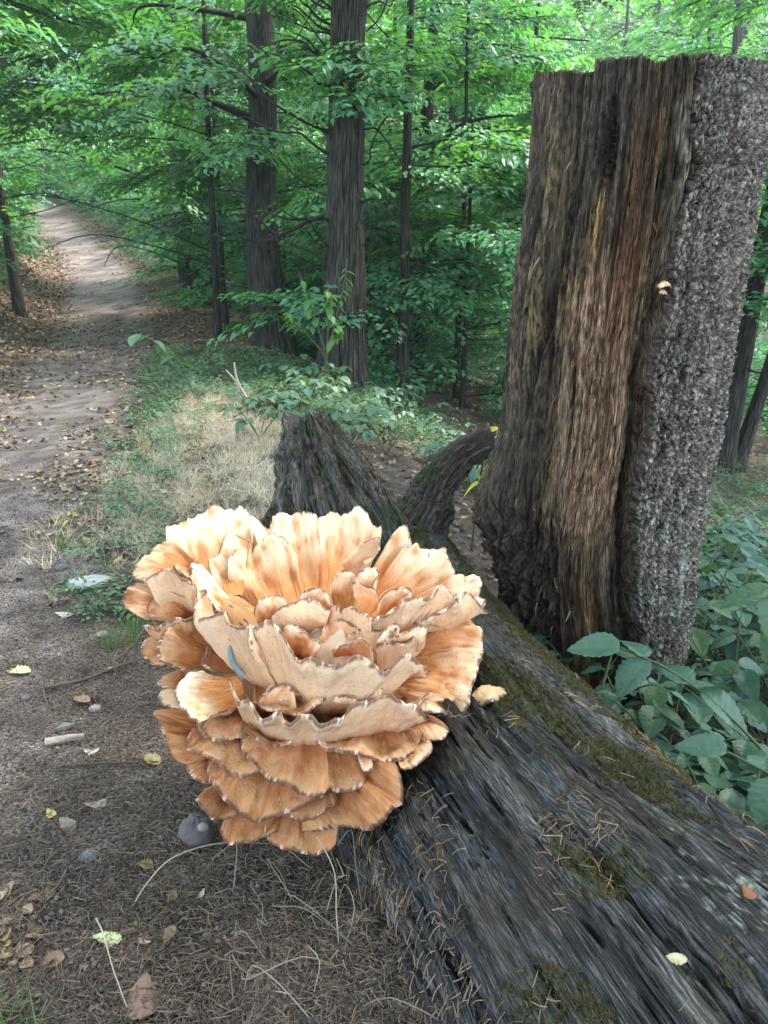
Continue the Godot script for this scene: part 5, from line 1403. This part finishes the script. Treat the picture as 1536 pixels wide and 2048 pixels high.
func build_shared() -> void:
	var grain := fibres(1024, 1024, 3, 0.11, 0.17, 0.21, 0.36, 1.0)
	var grain2 := fibres(1024, 1024, 4, 0.13, 0.13, 0.17, 0.46, 1.0)
	var fine := blotch(512, 5, 0.05, 5, 0.35, 1.3)
	var flaky := fibres(1024, 1024, 21, 0.45, 0.07, 0.13, 0.45, 1.0)
	var soil := blotch(1024, 6, 0.035, 5, 0.25, 1.35)
	var flesh := streaks(512, 512, 7, 0.25, 0.05, 0.72, 1.12)
	var specks := blotch(512, 8, 0.022, 1, 0.25, 14.0, FastNoiseLite.TYPE_CELLULAR)
	var barkt := fibres(512, 512, 9, 0.22, 0.05, 0.30, 0.35, 1.0)
	M.soil = mat(Color(1, 1, 1), 0.92, soil, soil, 1.1, 3.1)
	M.grey_wood = mat(Color(1.08, 1.07, 1.08), 0.58, grain, grain, 0.3)
	M.brown_wood = mat(Color(1.52, 1.43, 1.34), 0.72, grain2, grain2, 0.22)
	M.bark = mat(Color(2.2, 2.17, 2.15), 0.88, flaky, flaky, 0.6)
	M.tree_bark = mat(Color(0.100, 0.090, 0.083), 0.9, barkt, barkt, 1.2)
	M.fungus = mat(Color(1, 1, 1), 0.72, specks, fine, 0.12)
	M.fungus.subsurf_scatter_enabled = true
	M.fungus.subsurf_scatter_strength = 0.08
	M.plain = mat(Color(1, 1, 1), 0.8)
	M.wet = mat(Color(1, 1, 1), 0.3)
	M.moss = leafy(Color(0.064, 0.072, 0.026), 0.8, 0.5)
	M.leaf = leafy(Color(0.106, 0.285, 0.165), 0.42, 1.0)
	M.fir = leafy(Color(0.045, 0.095, 0.06), 0.6, 0.5)
	M.herb = leafy(Color(0.085, 0.15, 0.085), 0.45, 0.7)
	M.broad = leafy(Color(0.062, 0.140, 0.095), 0.42, 0.7)
	M.broad_mid = leafy(Color(0.080, 0.155, 0.070), 0.5, 0.8)
	M.broad_blue = leafy(Color(0.052, 0.130, 0.100), 0.38, 0.7)
	M.broad_pale = leafy(Color(0.085, 0.175, 0.105), 0.42, 0.9)
	M.sapling = leafy(Color(0.12, 0.27, 0.09), 0.42, 1.0)
	M.yellow = leafy(Color(0.55, 0.52, 0.08), 0.5, 1.0)
	M.straw = leafy(Color(0.60, 0.52, 0.44), 0.7, 0.4)
	M.grass = leafy(Color(0.09, 0.19, 0.05), 0.45, 0.8)
	M.stalk = mat(Color(0.07, 0.085, 0.045), 0.6)
	X.beech = spray(26, 0.55, 0.085, 1)
	X.fir = needle_spray(0.5, 2)
	X.big_leaf = [broad_leaf(8, 1.0, 0.66, 0.72, 1), broad_leaf(9, 1.0, 0.58, 0.66, 2), broad_leaf(8, 1.0, 0.74, 0.75, 3)]
	X.litter = [litter_leaf(1), litter_leaf(2), litter_leaf(3), litter_leaf(4)]
	X.tuft_dry = blade(5, 1.3)
	X.tuft_green = blade(6, 0.8)
	X.needle = tube([Vector3(-0.011, 0, 0), Vector3(-0.003, 0.0012, 0.001), Vector3(0.004, 0.0012, 0.001), Vector3(0.011, 0, -0.001)], 0.0006, 0.0004, 3, 4)
	X.crumb = stone_small()
	rng.seed = 12
	var pos := PackedVector3Array()
	var col := PackedColorArray()
	for k in 9:
		var d := Vector3(rr(-1, 1), rr(0.3, 1.3), rr(-1, 1)).normalized() * rr(0.005, 0.011)
		var w := Vector3(rr(-1, 1), 0.2, rr(-1, 1)).normalized() * 0.0011
		var f := Vector3(rr(-0.003, 0.003), -0.001, rr(-0.003, 0.003))
		var g := rr(0.7, 1.3)
		for v: Vector3 in [f - w, f + w, f + d]:
			pos.append(v)
			col.append(Color(g, g, g))
	X.moss = arrays(pos, PackedVector3Array(), col, PackedVector2Array(), PackedInt32Array())

func stone_small() -> ArrayMesh:
	var pos := PackedVector3Array()
	var col := PackedColorArray()
	var c := [Vector3(0.009, 0, 0), Vector3(-0.008, 0.001, 0.002), Vector3(0.001, 0.006, 0), Vector3(0, -0.005, 0.001), Vector3(0.001, 0.001, 0.006), Vector3(0, 0, -0.007)]
	for f: Array in [[0, 2, 4], [2, 1, 4], [1, 3, 4], [3, 0, 4], [2, 0, 5], [1, 2, 5], [3, 1, 5], [0, 3, 5]]:
		for k: int in f:
			pos.append(c[k])
			col.append(Color(1, 1, 1))
	return arrays(pos, PackedVector3Array(), col, PackedVector2Array(), PackedInt32Array())

func _ready() -> void:
	var cam := Camera3D.new()
	cam.name = "camera"
	cam.fov = 65.0
	cam.near = 0.05
	cam.far = 400.0
	cam.position = Vector3(0, 1, 0)
	cam.rotation_degrees = Vector3(-18.4, 0, 0)
	var lens := CameraAttributesPhysical.new()
	lens.frustum_focal_length = 18.836
	lens.frustum_focus_distance = 1.6
	lens.exposure_aperture = 12.0
	lens.frustum_near = 0.05
	lens.frustum_far = 400.0
	cam.attributes = lens
	add_child(cam)
	cam.fov = 65.0
	cam.current = true
	var env := Environment.new()
	var sky := Sky.new()
	var sm_ := ProceduralSkyMaterial.new()
	sm_.sky_top_color = Color(0.86, 0.93, 1.0)
	sm_.sky_horizon_color = Color(0.90, 0.95, 1.0)
	sm_.ground_bottom_color = Color(0.25, 0.25, 0.22)
	sm_.ground_horizon_color = Color(0.5, 0.52, 0.5)
	sky.sky_material = sm_
	env.background_mode = Environment.BG_SKY
	env.sky = sky
	env.background_energy_multiplier = 1.0
	env.tonemap_mode = Environment.TONE_MAPPER_LINEAR
	env.tonemap_exposure = 5.3
	env.fog_enabled = true
	env.fog_density = 0.0016
	env.fog_light_color = Color(0.86, 0.95, 0.93)
	env.sdfgi_enabled = true
	env.ssao_enabled = true
	env.ssil_enabled = true
	var we := WorldEnvironment.new()
	we.name = "world_environment"
	we.environment = env
	add_child(we)
	var sun := DirectionalLight3D.new()
	sun.name = "sun"
	sun.light_energy = 0.9
	sun.light_color = Color(1.0, 0.96, 0.90)
	sun.light_angular_distance = 10.0
	sun.shadow_enabled = true
	sun.rotation_degrees = Vector3(-58, 112, 0)
	add_child(sun)

	n_a = noise(1, 1.0, 3)
	n_b = noise(2, 1.0, 2)
	n_c = noise(3, 1.0, 1)
	n_cell = noise(4, 1.0, 1, FastNoiseLite.TYPE_CELLULAR)
	n_cell.cellular_return_type = FastNoiseLite.RETURN_DISTANCE2_SUB
	n_val = noise(4, 1.0, 1, FastNoiseLite.TYPE_CELLULAR)
	n_val.cellular_return_type = FastNoiseLite.RETURN_CELL_VALUE
	build_shared()
	var t0 := Time.get_ticks_msec()
	build_ground()
	print("ground ", Time.get_ticks_msec() - t0)
	build_stump()
	print("stump ", Time.get_ticks_msec() - t0)
	build_log()
	print("log ", Time.get_ticks_msec() - t0)
	build_fungus()
	print("fungus ", Time.get_ticks_msec() - t0)
	build_trees()
	print("trees ", Time.get_ticks_msec() - t0)
	build_plants()
	build_litter()
	build_small_things()
	print("all ", Time.get_ticks_msec() - t0)
